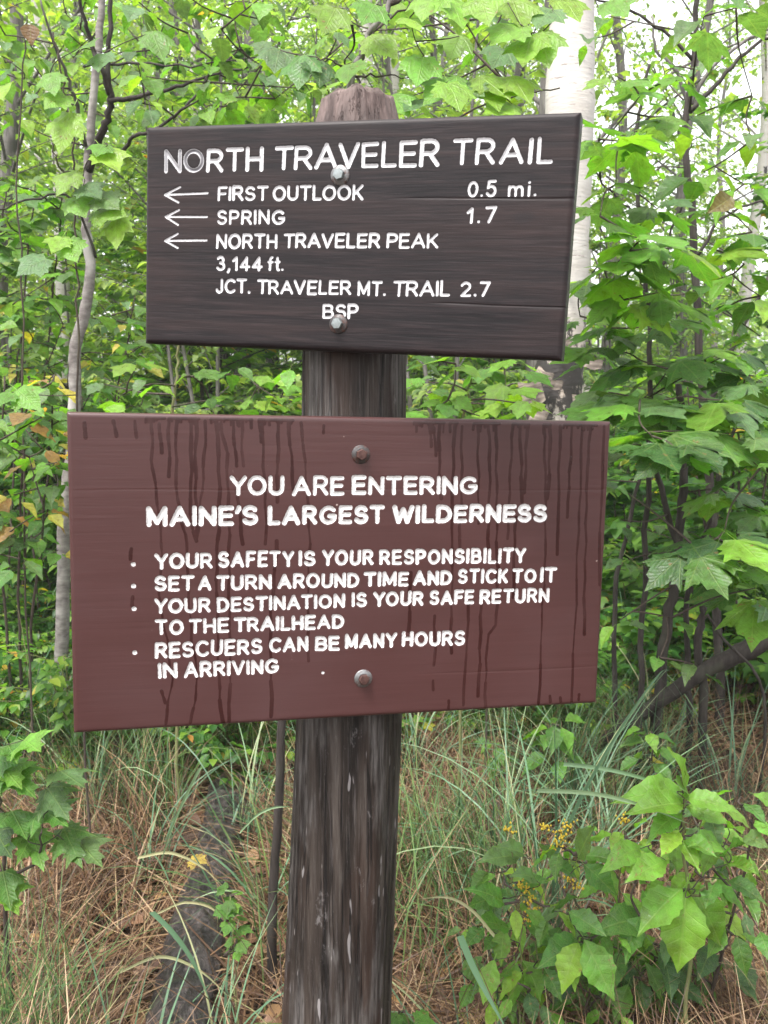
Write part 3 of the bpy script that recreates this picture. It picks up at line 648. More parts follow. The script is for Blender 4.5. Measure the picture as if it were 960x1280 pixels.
def tpl_maple(droop, seed, wide=1.0, inner=True, stalk=True, out=None):
    rg = random.Random(seed); O = [(x * wide * (1 + rg.uniform(-.05, .05)), y * (1 + rg.uniform(-.03, .03))) for x, y in (out or MAP_OUT)]
    ph = rg.uniform(0, 6); V = [(0, 0.02)] + [(x * .5, .02 + (y - .02) * .5) for x, y in O] + O if inner else [(0, .3)] + O
    Z = []
    for x, y in V:
        a = math.atan2(x, y + .02); r = math.hypot(x, y)
        z = -droop * r * r * (.6 + .4 * abs(x)) + .05 * r * math.cos(a * 4.35) * -1 + .025 * math.sin(7 * x + 5 * y + ph)
        Z.append(z)
    P = np.array([(x, y, z) for (x, y), z in zip(V, Z)]); UV = np.array(V); n = len(O); F = []
    if inner:
        for i in range(n - 1):
            F.append((0, 1 + i + 1, 1 + i)); F.append((1 + i, 2 + i, 1 + n + i + 1, 1 + n + i))
        F = [tuple(reversed(f)) for f in F]
    else:
        F = [(0, 1 + i, 1 + (i + 1) % n) for i in range(n)]
    if stalk:
        k = len(P); P = np.concatenate([P, [(-.009, -.45, .02), (.009, -.45, .02), (.007, 0.02, 0), (-.007, 0.02, 0)]]); UV = np.concatenate([UV, np.zeros((4, 2))]); F.append((k, k + 1, k + 2, k + 3))
    return P, F, UV
MAP_LO = [(-.28, -.05), (-.45, .2), (-.52, .55), (-.27, .6), (0, 1.0), (.27, .6), (.52, .55), (.45, .2), (.28, -.05)]
L_OV = [tpl_ovate(3, .30, 0, .25, .22, s, 2, False) for s in range(3)]
L_MP = [tpl_maple(.25, s, 1, False, False, MAP_LO) for s in range(3)]
def _dia(droop, fold): return np.array([(0, 0, 0), (-.33, .5, fold), (0, .5, -.02), (.33, .5, fold), (0, 1, -droop)]), [(0, 2, 1), (0, 3, 2), (1, 2, 4), (2, 3, 4)], np.zeros((5, 2))
L_DI = [_dia(.2, .08), _dia(.35, .02)]
L_BI = [(np.array([(0, 0, 0), (-.4, .45, .05), (.4, .45, .05), (0, 1, -.2)]), [(0, 2, 1), (1, 2, 3)], np.zeros((4, 2)))]

def scatter(mb, tpls, P, D, N, S, T, rng):
    """many leaves at once into one MB: P points, D directions, N face normals, S sizes, T tints"""
    P = np.asarray(P, float); D = np.asarray(D, float); N = np.asarray(N, float); S = np.asarray(S, float); T = np.asarray(T, float)
    if not len(P): return
    D = D / np.linalg.norm(D, axis=1)[:, None]; Xv = np.cross(D, N); Xv /= (np.linalg.norm(Xv, axis=1)[:, None] + 1e-9); Nn = np.cross(Xv, D)
    pick = rng.integers(0, len(tpls), len(P))
    for k, (V, F, UV) in enumerate(tpls):
        m = pick == k
        if not m.any(): continue
        p, d, x, n, s = P[m], D[m], Xv[m], Nn[m], S[m]
        W = p[:, None, :] + s[:, None, None] * (V[None, :, 0:1] * x[:, None, :] + V[None, :, 1:2] * d[:, None, :] + V[None, :, 2:3] * n[:, None, :])
        c = len(p); nv = len(V)
        off = (np.arange(c) * nv + mb.n)
        for f in F: mb.f += (off[:, None] + np.array(f)[None, :]).tolist()
        mb.v.append(W.reshape(-1, 3)); mb.uv.append(np.tile(UV, (c, 1))); mb.t.append(np.repeat(T[m], nv)); mb.n += c * nv

# ------------------------------------------------------------------ woody plants as shared meshes
def shrub_meshes(seed, H, spread, nstem, tpls, lsize, mat, bark, density=1.0, low=.12, tint=(0, .8), flat=.8, r0=.012):
    """trunk mesh and foliage mesh of a bush or sapling, foot at 0,0,0"""
    rg = random.Random(seed); rn = np.random.default_rng(seed); wood = MB(); P = []; D = []; N = []; S = []; T = []
    for s in range(nstem):
        a = rg.uniform(0, 6.28); lean = spread * rg.uniform(.15, .5) * (1 if nstem > 1 else .3); h = H * rg.uniform(.75, 1.0)
        pts = crv([(0, 0, -.05)] + [(math.cos(a) * lean * t + rg.uniform(-.04, .04) * H / 3, math.sin(a) * lean * t + rg.uniform(-.04, .04) * H / 3, h * t) for t in (.25, .5, .75, 1)], 4)
        wood.tube(pts, taper(len(pts), r0, .003), 6, rg.random())
        nb = max(4, int(h * 6.5 * density))
        for b in range(nb):
            f = low + (1 - low) * (b + rg.random()) / nb; i = min(int(f * (len(pts) - 1)), len(pts) - 2); o = pts[i].lerp(pts[i + 1], f * (len(pts) - 1) - i)
            az = rg.uniform(0, 6.28); L = spread * (1.05 - .75 * f) * rg.uniform(.5, 1.0) + .12
            up = rg.uniform(.1, .5) * L
            e = o + Vector((math.cos(az) * L, math.sin(az) * L, up)); mid = o.lerp(e, .5) + Vector((0, 0, .06 * L))
            br = crv([o, mid, e], 3); wood.tube(br, taper(len(br), max(.0025, r0 * .35 * (1 - .5 * f)), .0015), 4, rg.random(), cap=False)
            nl = max(3, int(L / (lsize * .42)))
            for k in range(nl):
                t = (k + .6 + rg.uniform(-.2, .2)) / nl; q = br[min(int(t * 6), 5)].lerp(br[min(int(t * 6), 5) + 1], min(max(t * 6 - int(t * 6), 0), 1))
                for sgn in (-1, 1):
                    if rg.random() < .12: continue
                    sa = az + sgn * rg.uniform(.5, 1.3); drop = rg.uniform(-.55, .05)
                    d = Vector((math.cos(sa), math.sin(sa), drop)); off = d * (lsize * .25)
                    P.append(q + off + Vector((0, 0, rg.uniform(-.02, .02)))); D.append(d)
                    N.append((rg.uniform(-1, 1) * (1 - flat), rg.uniform(-1, 1) * (1 - flat), 1)); S.append(lsize * rg.uniform(.6, 1.2)); T.append(min(1, max(0, rg.uniform(*tint) if rg.random() > .02 else rg.uniform(.94, 1))))
            d = (e - mid).normalized(); P.append(e); D.append(d); N.append((0, 0, 1)); S.append(lsize); T.append(rg.uniform(*tint))
    fol = MB(); scatter(fol, tpls, [tuple(p) for p in P], [tuple(d) for d in D], N, S, T, rn)
    return wood.mesh('stems', bark), fol.mesh('foliage', mat)
def tree_meshes(seed, H, r0, mat, bark, crown0=.3, spread=1.9, nbr=34, tpls=None, lsize=.085, tint=(.1, .85), perb=75):
    rg = random.Random(seed); rn = np.random.default_rng(seed); wood = MB(); P = []; D = []; N = []; S = []; T = []
    pts = crv([(0, 0, -.2)] + [(rg.uniform(-.12, .12) * k, rg.uniform(-.12, .12) * k, H * k / 5) for k in range(1, 6)], 5)
    wood.tube(pts, [max(.012, r0 * (1.0 - .85 * (i / (len(pts) - 1))) * (1.25 if i == 0 else 1)) for i in range(len(pts))], 10, .5, .05, rg)
    for b in range(nbr):
        f = crown0 + (1 - crown0) * ((b + rg.random()) / nbr); i = min(int(f * (len(pts) - 1)), len(pts) - 2); o = pts[i].lerp(pts[i + 1], f * (len(pts) - 1) - i)
        az = rg.uniform(0, 6.28); L = spread * (1.15 - .8 * f) * rg.uniform(.6, 1.1) + .3
        e = o + Vector((math.cos(az) * L, math.sin(az) * L, L * rg.uniform(.15, .7))); mid = o.lerp(e, .5) + Vector((rg.uniform(-.1, .1), rg.uniform(-.1, .1), .1 * L))
        br = crv([o, mid, e], 4); wood.tube(br, taper(len(br), max(.007, r0 * .22 * (1 - .5 * f)), .003), 5, .5, cap=False)
        for k in range(int(perb * rg.uniform(.6, 1.3))):
            t = rg.uniform(.2, 1.0) ** .7; q = br[min(int(t * 8), 7)]; sp = .30 * L * (1.1 - .5 * t) + .1
            P.append((q.x + rg.gauss(0, sp * .6), q.y + rg.gauss(0, sp * .6), q.z + rg.gauss(0, sp * .28)))
            sa = rg.uniform(0, 6.28); D.append((math.cos(sa), math.sin(sa), rg.uniform(-.8, .1))); N.append((rg.uniform(-.5, .5), rg.uniform(-.5, .5), 1)); S.append(lsize * rg.uniform(.6, 1.25)); T.append(rg.uniform(*tint))
    fol = MB(); scatter(fol, tpls or L_DI, P, D, N, S, T, rn)
    return wood.mesh('trunk', bark), fol.mesh('crown', mat)

def plant(name, meshes, x, y, rz, s, label, cat, group=None, parts=('stems', 'foliage')):
    e = empty(name, (x, y, gzf(x, y)), rz); e.scale = (s, s, s)
    link(parts[0], meshes[0], e); link(parts[1], meshes[1], e)
    return tag(e, label, cat, group)

# ------------------------------------------------------------------ the forest behind
RG = random.Random(21)
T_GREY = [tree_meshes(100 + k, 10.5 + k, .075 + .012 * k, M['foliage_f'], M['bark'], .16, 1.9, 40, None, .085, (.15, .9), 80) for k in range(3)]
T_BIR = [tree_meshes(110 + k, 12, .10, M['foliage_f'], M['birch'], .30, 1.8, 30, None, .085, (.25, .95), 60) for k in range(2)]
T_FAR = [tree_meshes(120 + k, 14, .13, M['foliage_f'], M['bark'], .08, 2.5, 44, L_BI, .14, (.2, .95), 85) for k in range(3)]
def in_clear(x, y): return False
marks = [(8, 7.0, 'g', 1.0, 'thin grey trunk standing by itself at the far left edge of the picture'), (62, 8.5, 'b', .8, 'slim pale birch behind the crooked sapling'),
         (668, 7.6, 'g', 1.15, 'dark grey trunk just left of the big white birch, seen above the upper sign'), (550, 12.0, 'g', 1.0, 'slim trunk seen above the post between maple leaves'),
         (205, 10.5, 'g', .9, 'dark trunk in the undergrowth seen just left of the upper sign'), (866, 10.0, 'g', .75, 'grey forked trunk above the big-leaved bushes at the upper right'),
         (480, 11.0, 'b', .9, 'pale trunk straight above the top of the post'), (262, 13.0, 'b', 1.0, 'pale trunk above the left half of the upper sign'),
         (760, 13.0, 'g', 1.0, 'thin trunk right of the big white birch, high up'), (930, 11.0, 'b', .9, 'pale birch at the upper right edge of the picture')]
for i, (px, Y, k, s, lab) in enumerate(marks):
    p = at(px, 300, Y); plant('tree' if k == 'g' else 'birch_tree', (T_GREY if k == 'g' else T_BIR)[i % (3 if k == 'g' else 2)], p.x, p.y, i * 1.3, s, lab, 'tree', None, ('trunk', 'crown'))
n = 0
spots = []
while n < 54:
    Y = 9 + 25 * RG.random() ** .8; X = RG.uniform(-.62, .62) * Y
    if any((X - a) ** 2 + (Y - b) ** 2 < 1.6 for a, b in spots): continue
    px = 480 + 1110 * X / Y
    if px > 700 and RG.random() < .85: continue
    spots.append((X, Y)); k = RG.random()
    side = 'left of the signs' if px < 180 else 'right of the signs' if px > 740 else 'behind the signs'
    g = 'forest trees ' + side
    if Y > 15: ms, nm = T_FAR[n % 3], 'tree'
    elif k < .18: ms, nm = T_BIR[n % 2], 'tree'
    else: ms, nm = T_GREY[n % 3], 'tree'
    plant(nm, ms, X, Y, RG.uniform(0, 6.28), RG.uniform(.8, 1.2), 'one of the many slim forest trees far off ' + side, 'tree', g, ('trunk', 'crown')); n += 1
# the wood beyond reads as one mass
def far_wood():
    rn = np.random.default_rng(9); n = 98000
    Y = rn.uniform(32, 58, n); X = rn.uniform(-1.6, 1.6, n) * Y; top = 15 + 4 * vnoise(X / 5, Y / 9); top = np.where((X / Y > .14) & (X / Y < .6), top * .30, np.where((X / Y < -.37) & (X / Y > -.6), top * .8, top))
    Z = top * rn.random(n) ** 1.0
    keep = vnoise(X / 1.8 + 9, Z / 1.5 + 4) + .5 * vnoise(X / .8, Z / .7) > -.07
    X, Y, Z = X[keep], Y[keep], Z[keep]; n = len(X)
    a = rn.uniform(0, 6.28, n); D = np.stack([np.cos(a), np.sin(a), rn.uniform(-.8, .3, n)], 1); N = np.stack([rn.uniform(-.7, .7, n), rn.uniform(-.7, .7, n), np.ones(n)], 1)
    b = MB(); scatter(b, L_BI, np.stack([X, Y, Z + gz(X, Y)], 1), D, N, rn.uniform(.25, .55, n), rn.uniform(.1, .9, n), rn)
    tag(b.build('distant_wood', M['foliage_f']), 'far-off leafy wood that closes the view behind the trees', 'wood', None, 'stuff')
far_wood()

# ------------------------------------------------------------------ understory: bushes and saplings
U_OV = [shrub_meshes(200 + k, 1.45, .75, 6, L_OV, .068, M['foliage'], M['twig'], 1.25, .03) for k in range(4)]
U_MP = [shrub_meshes(210 + k, 1.6, .8, 5, L_MP, .082, M['foliage'], M['twig'], 1.1, .04) for k in range(4)]
S_MP = [shrub_meshes(220 + k, 4.2, 1.15, 3, L_MP, .088, M['foliage'], M['bark_dark'], .9, .12, (.2, .93), .75, .018) for k in range(3)]
S_OV = [shrub_meshes(230 + k, 4.6, 1.15, 3, L_OV, .068, M['foliage_f'], M['bark'], 1.0, .12, (.1, .85), .7, .018) for k in range(3)]
def zone(px): return 'left' if px < 180 else 'right' if px > 740 else 'between'
n = 0; sp2 = []
for tries in range(4000):
    if n >= 120: break
    Y = 4.1 + 9 * RG.random() ** 1.15; X = RG.uniform(-.62, .62) * Y; px = 480 + 1110 * X / Y
    if any((X - a) ** 2 + (Y - b) ** 2 < .30 for a, b in sp2): continue
    if Y < 5.6 and 200 < px < 900: continue
    sp2.append((X, Y)); k = RG.random(); z = zone(px)
    ms = (U_OV if k < .55 else U_MP)[n % 4]
    plant('leafy_bush', ms, X, Y, RG.uniform(0, 6.28), RG.uniform(.75, 1.15), {'left': 'one of the knee to chest high green bushes crowding the left behind the birch sapling', 'right': 'one of the low green bushes behind the big-leaved shrub on the right', 'between': 'one of the low green bushes seen behind the post between and around the signs'}[z], 'bush', 'undergrowth bushes, ' + z); n += 1
n = 0; sp2 = []
for tries in range(4000):
    if n >= 50: break
    Y = 5.2 + 10 * RG.random() ** 1.1; X = RG.uniform(-.6, .6) * Y; px = 480 + 1110 * X / Y
    if any((X - a) ** 2 + (Y - b) ** 2 < 1.0 for a, b in sp2): continue
    if (Y < 7 and px > 700) or (px > 660 and RG.random() < .8): continue
    sp2.append((X, Y)); k = RG.random(); z = zone(px)
    ms = (S_MP if k < .5 else S_OV)[n % 3]
    plant('sapling', ms, X, Y, RG.uniform(0, 6.28), RG.uniform(.75, 1.2), {'left': 'one of the tall thin leafy saplings on the left behind the crooked birch', 'right': 'one of the tall thin leafy saplings on the right behind the big-leaved shrub', 'between': 'one of the tall thin leafy saplings rising behind the two signs'}[z], 'sapling', 'leafy saplings, ' + z); n += 1
VEIL_DENSITY = .0018
# ------------------------------------------------------------------ near plants: every leaf an object
MAP_SH = [(-.05, .0), (-.20, -.07), (-.27, .03), (-.42, .06), (-.39, .20), (-.54, .33), (-.47, .40), (-.66, .66), (-.47, .60), (-.36, .66), (-.31, .60), (-.25, .80), (-.15, .84), (0, 1.12),
          (.14, .83), (.26, .80), (.31, .60), (.37, .66), (.47, .61), (.66, .64), (.47, .39), (.54, .32), (.39, .20), (.42, .07), (.27, .02), (.20, -.07), (.05, .0)]
MAP_RD = [(-.05, .0), (-.22, -.10), (-.26, .03), (-.40, .06), (-.33, .17), (-.48, .34), (-.40, .38), (-.56, .62), (-.38, .55), (-.22, .52), (-.16, .62), (-.19, .80), (-.08, .84), (0, 1.05),
          (.09, .83), (.19, .79), (.16, .61), (.23, .52), (.38, .56), (.56, .61), (.41, .38), (.48, .33), (.33, .17), (.41, .06), (.26, .02), (.21, -.10), (.05, .0)]
def lm(name, tpl, mat):
    b = MB(); V, F, UV = tpl; b.add(V, F, UV); return b.mesh(name, mat)
K_BG = [lm('toothed_leaf', tpl_ovate(12, .22, .07, d, f, s + 40, belly=.45, pw=1.25), M['ovate']) for s, (d, f) in enumerate(((.20, .20), (.42, .12), (.30, .32), (.60, .22), (.15, .10)))]
K_OV = [lm('ovate_leaf', tpl_ovate(8, .28, .045, d, f, s, pw=1.15), M['ovate']) for s, (d, f) in enumerate(((.18, .16), (.35, .10), (.28, .28), (.50, .18), (.10, .30)))]
K_NR = [lm('narrow_leaf', tpl_ovate(8, .20, .06, d, f, s + 9), M['ovate']) for s, (d, f) in enumerate(((.25, .2), (.45, .12), (.12, .3)))]
K_RD = [lm('round_leaf', tpl_ovate(7, .38, .03, d, f, s + 19, belly=.36), M['ovate']) for s, (d, f) in enumerate(((.18, .16), (.30, .10), (.12, .25)))]
K_MP = [lm('maple_leaf', tpl_maple(d, s), M['maple']) for s, d in enumerate((.22, .38, .12, .30))]
K_RM = [lm('red_maple_leaf', tpl_maple(d, s + 30, out=MAP_RD), M['maple']) for s, d in enumerate((.20, .36, .12))]
K_SH = [lm('broad_leaf', tpl_maple(d, s + 5, out=MAP_SH), M['maple']) for s, d in enumerate((.20, .34, .12, .28))]
YG, MG, DG, PG, BG = (.170, .300, .030), (.060, .155, .022), (.028, .085, .018), (.085, .160, .055), (.110, .245, .026)
YEL, ORA, BRN = (.38, .32, .05), (.26, .14, .045), (.16, .085, .045)
def jit(c, rg, v=.22):
    f = 1 + rg.uniform(-v, v); h = rg.uniform(-.1, .1); return (c[0] * f * (1 + h), c[1] * f, c[2] * f * (1 - h), 1)
def leaf(root, meshes, base, tip, colr, rg, up=None, wide=1.0):
    d = Vector(tip) - Vector(base); L = d.length; d.normalize()
    n = Vector(up) if up else Vector((rg.uniform(-.35, .35), rg.uniform(-.55, .1), 1))
    x = d.cross(n)
    if x.length < .05: x = d.cross(Vector((1, 0, .3)))
    x.normalize(); n = x.cross(d)
    o = bpy.data.objects.new('leaf', rg.choice(meshes)); col.objects.link(o); o.parent = root
    b = Vector(base) - root.location
    o.matrix_local = Matrix(((x.x * L * wide, d.x * L, n.x * L, b.x), (x.y * L * wide, d.y * L, n.y * L, b.y), (x.z * L * wide, d.z * L, n.z * L, b.z), (0, 0, 0, 1)))
    o.color = jit(colr, rg); return o
def loc_tube(root, pts, rad, mat, name, n=7, rg=None, wob=0.0):
    b = MB(); b.tube([Vector(p) - root.location for p in pts], rad, n, .5, wob, rg); return b.build(name, mat, root)
def foot(px, Y): p = at(px, 800, Y); return Vector((p.x, Y, gzf(p.x, Y)))
def px2m(s, p): return s * (p.y * math.cos(PITCH)) / F_PX
class Shrub:
    """stems through given points, then leaf clusters on twigs that spring from the nearest stem"""
    def __init__(s, name, label, cat, px, Y, seed, twig='twig', group=None):
        f = foot(px, Y); s.root = empty(name, f); tag(s.root, label, cat, group); s.rg = random.Random(seed); s.pts = []; s.nl = 0
        s.tw = []; s.twm = M[twig]
    def stem(s, P, r0, r1, mat='bark_dark', name='stem', ground=True, n=8, j=.006):
        P = [Vector(p) for p in P]
        if ground: P = [Vector((P[0].x, P[0].y, gzf(P[0].x, P[0].y) - .03))] + P
        c = crv(P, 5, s.rg, j); loc_tube(s.root, c, taper(len(c), r0, r1), M[mat], name, n, s.rg, .06); s.pts += c; return c
    def near(s, p):
        return min(s.pts, key=lambda q: (q - p).length + max(0, q.z - p.z) * 1.2)
    def twig(s, p, r=.003):
        q = s.near(p); mid = q.lerp(p, .5) + Vector((s.rg.uniform(-.02, .02), s.rg.uniform(-.02, .02), s.rg.uniform(-.03, .04) * (p - q).length * 2)); c = crv([q, mid, p], 4)
        if len(s.tw) < 300: s.tw.append(loc_tube(s.root, c, taper(len(c), r * (1 + (p - q).length), r * .6), s.twm, 'twig', 5))
        s.pts += c[3:]; return (p - q)
    def cluster(s, p, n, size, kinds, cols, droop=.35, spread=6.28, az0=None, flat=True, twig=True):
        v = s.twig(p) if twig else Vector((0, 0, 1)); a0 = s.rg.uniform(0, 6.28) if az0 is None else az0
        for k in range(n):
            if s.nl >= 300: return
            a = a0 + spread * (k + s.rg.uniform(-.3, .3)) / max(n, 1); z = size * s.rg.uniform(.7, 1.15); dr = s.rg.uniform(droop - .25, droop + .3)
            d = Vector((math.cos(a), math.sin(a), -dr)).normalized(); b = p + d * (z * .38) + Vector((0, 0, s.rg.uniform(-.02, .02)))
            leaf(s.root, kinds, b, b + d * z, s.rg.choice(cols), s.rg); s.nl += 1
    def done(s):
        pass
def A(L, Y): return [at(x, y, Y) for x, y in L]

# big white birch behind the right end of the signs
rg = random.Random(5)
f0 = foot(686, 4.5); bt = empty('birch_tree', f0)
tag(bt, 'big white birch with peeling bark, behind the right ends of the signs', 'tree')
c = crv([f0 + Vector((0, 0, -.1)), at(680, 700, 4.5), at(690, 540, 4.5), at(700, 450, 4.5), at(706, 300, 4.5), at(712, 130, 4.5), at(716, -40, 4.5), at(722, -400, 4.5), at(716, -900, 4.5)], 8, rg, .004)
loc_tube(bt, c, [lerp(.155, .118, min(1, i / 24)) if i < 40 else lerp(.118, .05, (i - 40) / (len(c) - 40)) for i in range(len(c))], M['birch'], 'trunk', 28, rg, .02)
cr = link('crown', T_BIR[0][1], bt); cr.location = (.2, 0, 1.2)
MPB = m_bark('peeling_bark', (.11, .085, .07), (.36, .30, .25), (.05, .04, .035), sv=(1, 1, 6), scale=14, bumpd=.004)
for (x, y, w_, h_, rr_) in ((664, 492, .10, .13, -.3), (678, 470, .08, .06, .5), (738, 455, .09, .05, .2), (726, 505, .07, .10, -.2), (700, 430, .09, .05, .1), (672, 520, .07, .08, .4), (716, 360, .06, .04, .1), (690, 480, .08, .05, .3)):
    p = at(x, y, 4.36); b = MB(); V = []; F = []; k = 7     # curled strips of bark standing off the trunk
    for i in range(k):
        t = i / (k - 1); cur = .9 * t * t
        for s_ in (0, 1): V.append((w_ * (t - .5), -.045 * math.sin(cur * 2.4) - .02 * t, (s_ - .5) * h_ * (1 - .2 * t) + .006 * math.sin(i * 1.3 + s_)))
    for i in range(k - 1): F.append((2 * i, 2 * i + 2, 2 * i + 3, 2 * i + 1))
    b.add(V, F); o = b.build('bark_strip', MPB, bt); o.location = p - bt.location; o.rotation_euler = (0, rr_, 0)

# crooked sapling at the left with its dark branches and small round leaves
s = Shrub('birch_sapling', 'crooked slender pale birch sapling with dark curving branches, at the left ends of both signs', 'tree', 74, 3.7, 11)
tr = A([(76, 890), (78, 790), (80, 664), (90, 560), (94, 500), (94, 441), (102, 404), (109, 375), (113, 330), (109, 300), (107, 265), (109, 212), (115, 140), (121, 80), (127, 0), (133, -120), (128, -300)], 3.7)
s.stem(tr, .031, .011, 'sap', 'trunk', n=14, j=.003)
main = list(s.pts)
s.stem([at(111, 214, 3.67), at(122, 180, 3.62), at(134, 148, 3.58), at(138, 120, 3.55), at(136, 80, 3.52), at(139, 0, 3.5), at(140, -80, 3.5)], .017, .006, 'bark_dark', 'branch', False)
s.stem([at(137, 118, 3.55), at(127, 88, 3.5), at(116, 58, 3.5), at(103, 15, 3.45), at(96, -60, 3.4)], .012, .005, 'bark_dark', 'branch', False)
s.stem([at(138, 126, 3.55), at(178, 119, 3.5), at(220, 109, 3.45), at(262, 96, 3.4), at(310, 84, 3.35)], .010, .003, 'bark_dark', 'branch', False)
s.stem([at(150, 198, 3.6), at(168, 172, 3.5), at(200, 158, 3.45), at(232, 134, 3.4), at(252, 106, 3.4), at(300, 60, 3.4)], .008, .003, 'bark_dark', 'branch', False)
s.stem([at(107, 182, 3.68), at(92, 120, 3.5), at(76, 75, 3.4), at(55, 20, 3.3), at(40, -30, 3.3)], .008, .003, 'bark', 'branch', False)
s.stem([at(105, 83, 3.6), at(160, 80, 3.5), at(240, 82, 3.4), at(330, 70, 3.3)], .006, .002, 'bark_dark', 'branch', False)
s.stem([at(120, 322, 3.7), at(90, 250, 3.6), at(40, 250, 3.5), at(0, 262, 3.4)], .006, .003, 'bark_dark', 'branch', False)
for i in range(74):
    x, y = s.rg.uniform(-20, 430), s.rg.uniform(-25, 150)
    if x > 170 and y > 140: continue
    s.cluster(at(x, y, s.rg.uniform(2.9, 3.9) if not 75 < x < 165 else s.rg.uniform(3.95, 4.4)), s.rg.choice((2, 3, 4)), .078, K_RD, (PG, MG, PG, BG, YG), .8)
s.done()

# thin maple with large yellow-green leaves in front of the sapling
s = Shrub('maple_seedling', 'thin maple seedling with large yellow-green drooping leaves in front of the crooked sapling', 'maple', 96, 2.4, 12)
s.stem(A([(97, 700), (98, 520), (97, 400), (95, 300), (94, 220), (88, 150), (76, 90), (66, 40)], 2.4), .0035, .002, 'twig')
s.stem([at(97, 230, 2.4), at(72, 205, 2.35), at(70, 180, 2.35), at(88, 168, 2.35)], .003, .001, 'twig', 'branch', False)
for x0, y0, x1, y1, Y, c_ in ((62, 92, 64, 112, 2.3, BG), (82, 118, 50, 132, 2.3, YG), (88, 142, 64, 188, 2.3, YG), (94, 214, 62, 238, 2.3, YG), (104, 232, 128, 246, 2.3, PG), (118, 262, 160, 262, 2.3, YG),
                              (146, 270, 138, 308, 2.3, YG), (128, 186, 152, 214, 2.3, YG), (78, 296, 62, 316, 2.3, YG), (84, 300, 94, 325, 2.3, BG), (58, 322, 12, 340, 2.2, PG), (130, 180, 118, 190, 2.3, BG), (92, 245, 106, 268, 2.3, BG),
                              (122, 244, 150, 256, 2.3, PG), (100, 60, 118, 52, 2.3, BG), (130, 66, 118, 86, 2.3, PG), (190, 40, 206, 68, 2.4, BG), (14, 490, -6, 506, 2.3, BG), (22, 488, 48, 508, 2.3, BG)):
    b, t = at(x0, y0, Y + .03), at(x1, y1, Y - .04); s.twig(b, .0015)
    t = b.lerp(t, .86); leaf(s.root, K_MP, b, t, c_, s.rg, (s.rg.uniform(-.3, .3), -.75, .7), .92); s.nl += 1
s.done()

s = Shrub('dead_leaf_twig', 'thin twig holding one curled brown dead leaf at the top left corner', 'twig', 36, 3.0, 91)
s.stem(A([(30, 700), (28, 400), (22, 200), (30, 60), (34, 20)], 3.0), .004, .002, 'twig')
leaf(s.root, K_OV, at(38, 30, 3.0), at(37, 56, 2.98), (.16, .075, .03), s.rg, (.2, -.9, .3), 1.3)
# maple behind the post, leaves lit from behind
s = Shrub('maple_sapling', 'young maple behind the post, its backlit yellow-green leaves showing above the upper sign', 'maple', 438, 2.3, 13)
s.stem(A([(436, 700), (438, 400), (440, 120), (447, 80), (455, 55), (472, 25), (488, 5), (505, -60)], 2.3), .012, .006, 'bark', 'stem')
s.stem([at(488, 5, 2.3), at(540, -25, 2.35), at(640, -30, 2.4), at(760, -60, 2.5)], .006, .003, 'twig', 'branch', False)
s.stem([at(443, 96, 2.3), at(480, 96, 2.3), at(520, 96, 2.3)], .003, .001, 'twig', 'branch', False)
s.stem([at(442, 100, 2.3), at(420, 80, 2.25), at(396, 74, 2.2)], .003, .001, 'twig', 'branch', False)
s.stem([at(455, 55, 2.3), at(480, 30, 2.35), at(512, 4, 2.35)], .004, .002, 'twig', 'branch', False)
s.stem([at(440, 160, 2.3), at(500, 165, 2.4), at(560, 150, 2.5), at(640, 120, 2.5), at(700, 110, 2.5)], .004, .002, 'twig', 'branch', False)
for x0, y0, x1, y1, Y, c_ in ((462, 46, 502, 62, 2.25, YG), (440, 78, 428, 100, 2.2, BG), (530, 70, 520, 104, 2.2, BG), (512, 22, 528, 30, 2.2, YG), (560, -5, 590, 30, 2.2, YG), (600, -8, 612, 34, 2.2, YG), (640, -2, 660, 40, 2.25, YG),
        (650, 30, 606, 46, 2.2, YG), (664, 44, 650, 84, 2.2, YG), (676, 42, 686, 78, 2.2, YG), (690, 10, 668, 30, 2.25, PG), (700, -4, 735, 20, 2.3, YG), (570, 96, 520, 118, 2.2, BG), (590, 100, 560, 134, 2.2, PG), (610, 104, 628, 140, 2.2, YG), (600, 96, 648, 112, 2.2, YG), (560, 102, 582, 136, 2.15, YG), (640, 96, 672, 120, 2.2, YG),
        (490, 120, 512, 136, 2.2, BG), (545, -10, 520, 20, 2.2, YG), (470, 5, 452, 24, 2.2, BG), (380, 70, 366, 104, 2.2, MG), (400, 76, 404, 100, 2.2, DG), (350, 60, 342, 88, 2.3, PG),
        (420, 10, 400, 44, 2.3, YG), (640, 130, 600, 138, 2.2, YG), (530, 124, 500, 136, 2.2, PG), (575, 45, 560, 66, 2.3, YG), (630, 60, 615, 80, 2.4, PG), (760, 0, 790, 14, 2.3, BG)):
    b, t = at(x0, y0, Y + .04), at(x1, y1, Y - .05); s.twig(b, .0016)
    t = b.lerp(t, .82); leaf(s.root, K_MP, b, t, c_, s.rg, (s.rg.uniform(-.4, .4), -.6, .8), .95); s.nl += 1
for i in range(18): s.cluster(at(s.rg.uniform(240, 640), s.rg.uniform(-20, 150), s.rg.uniform(2.6, 3.4)), 2, .085, K_MP, (YG, BG, PG), .6)
s.done()

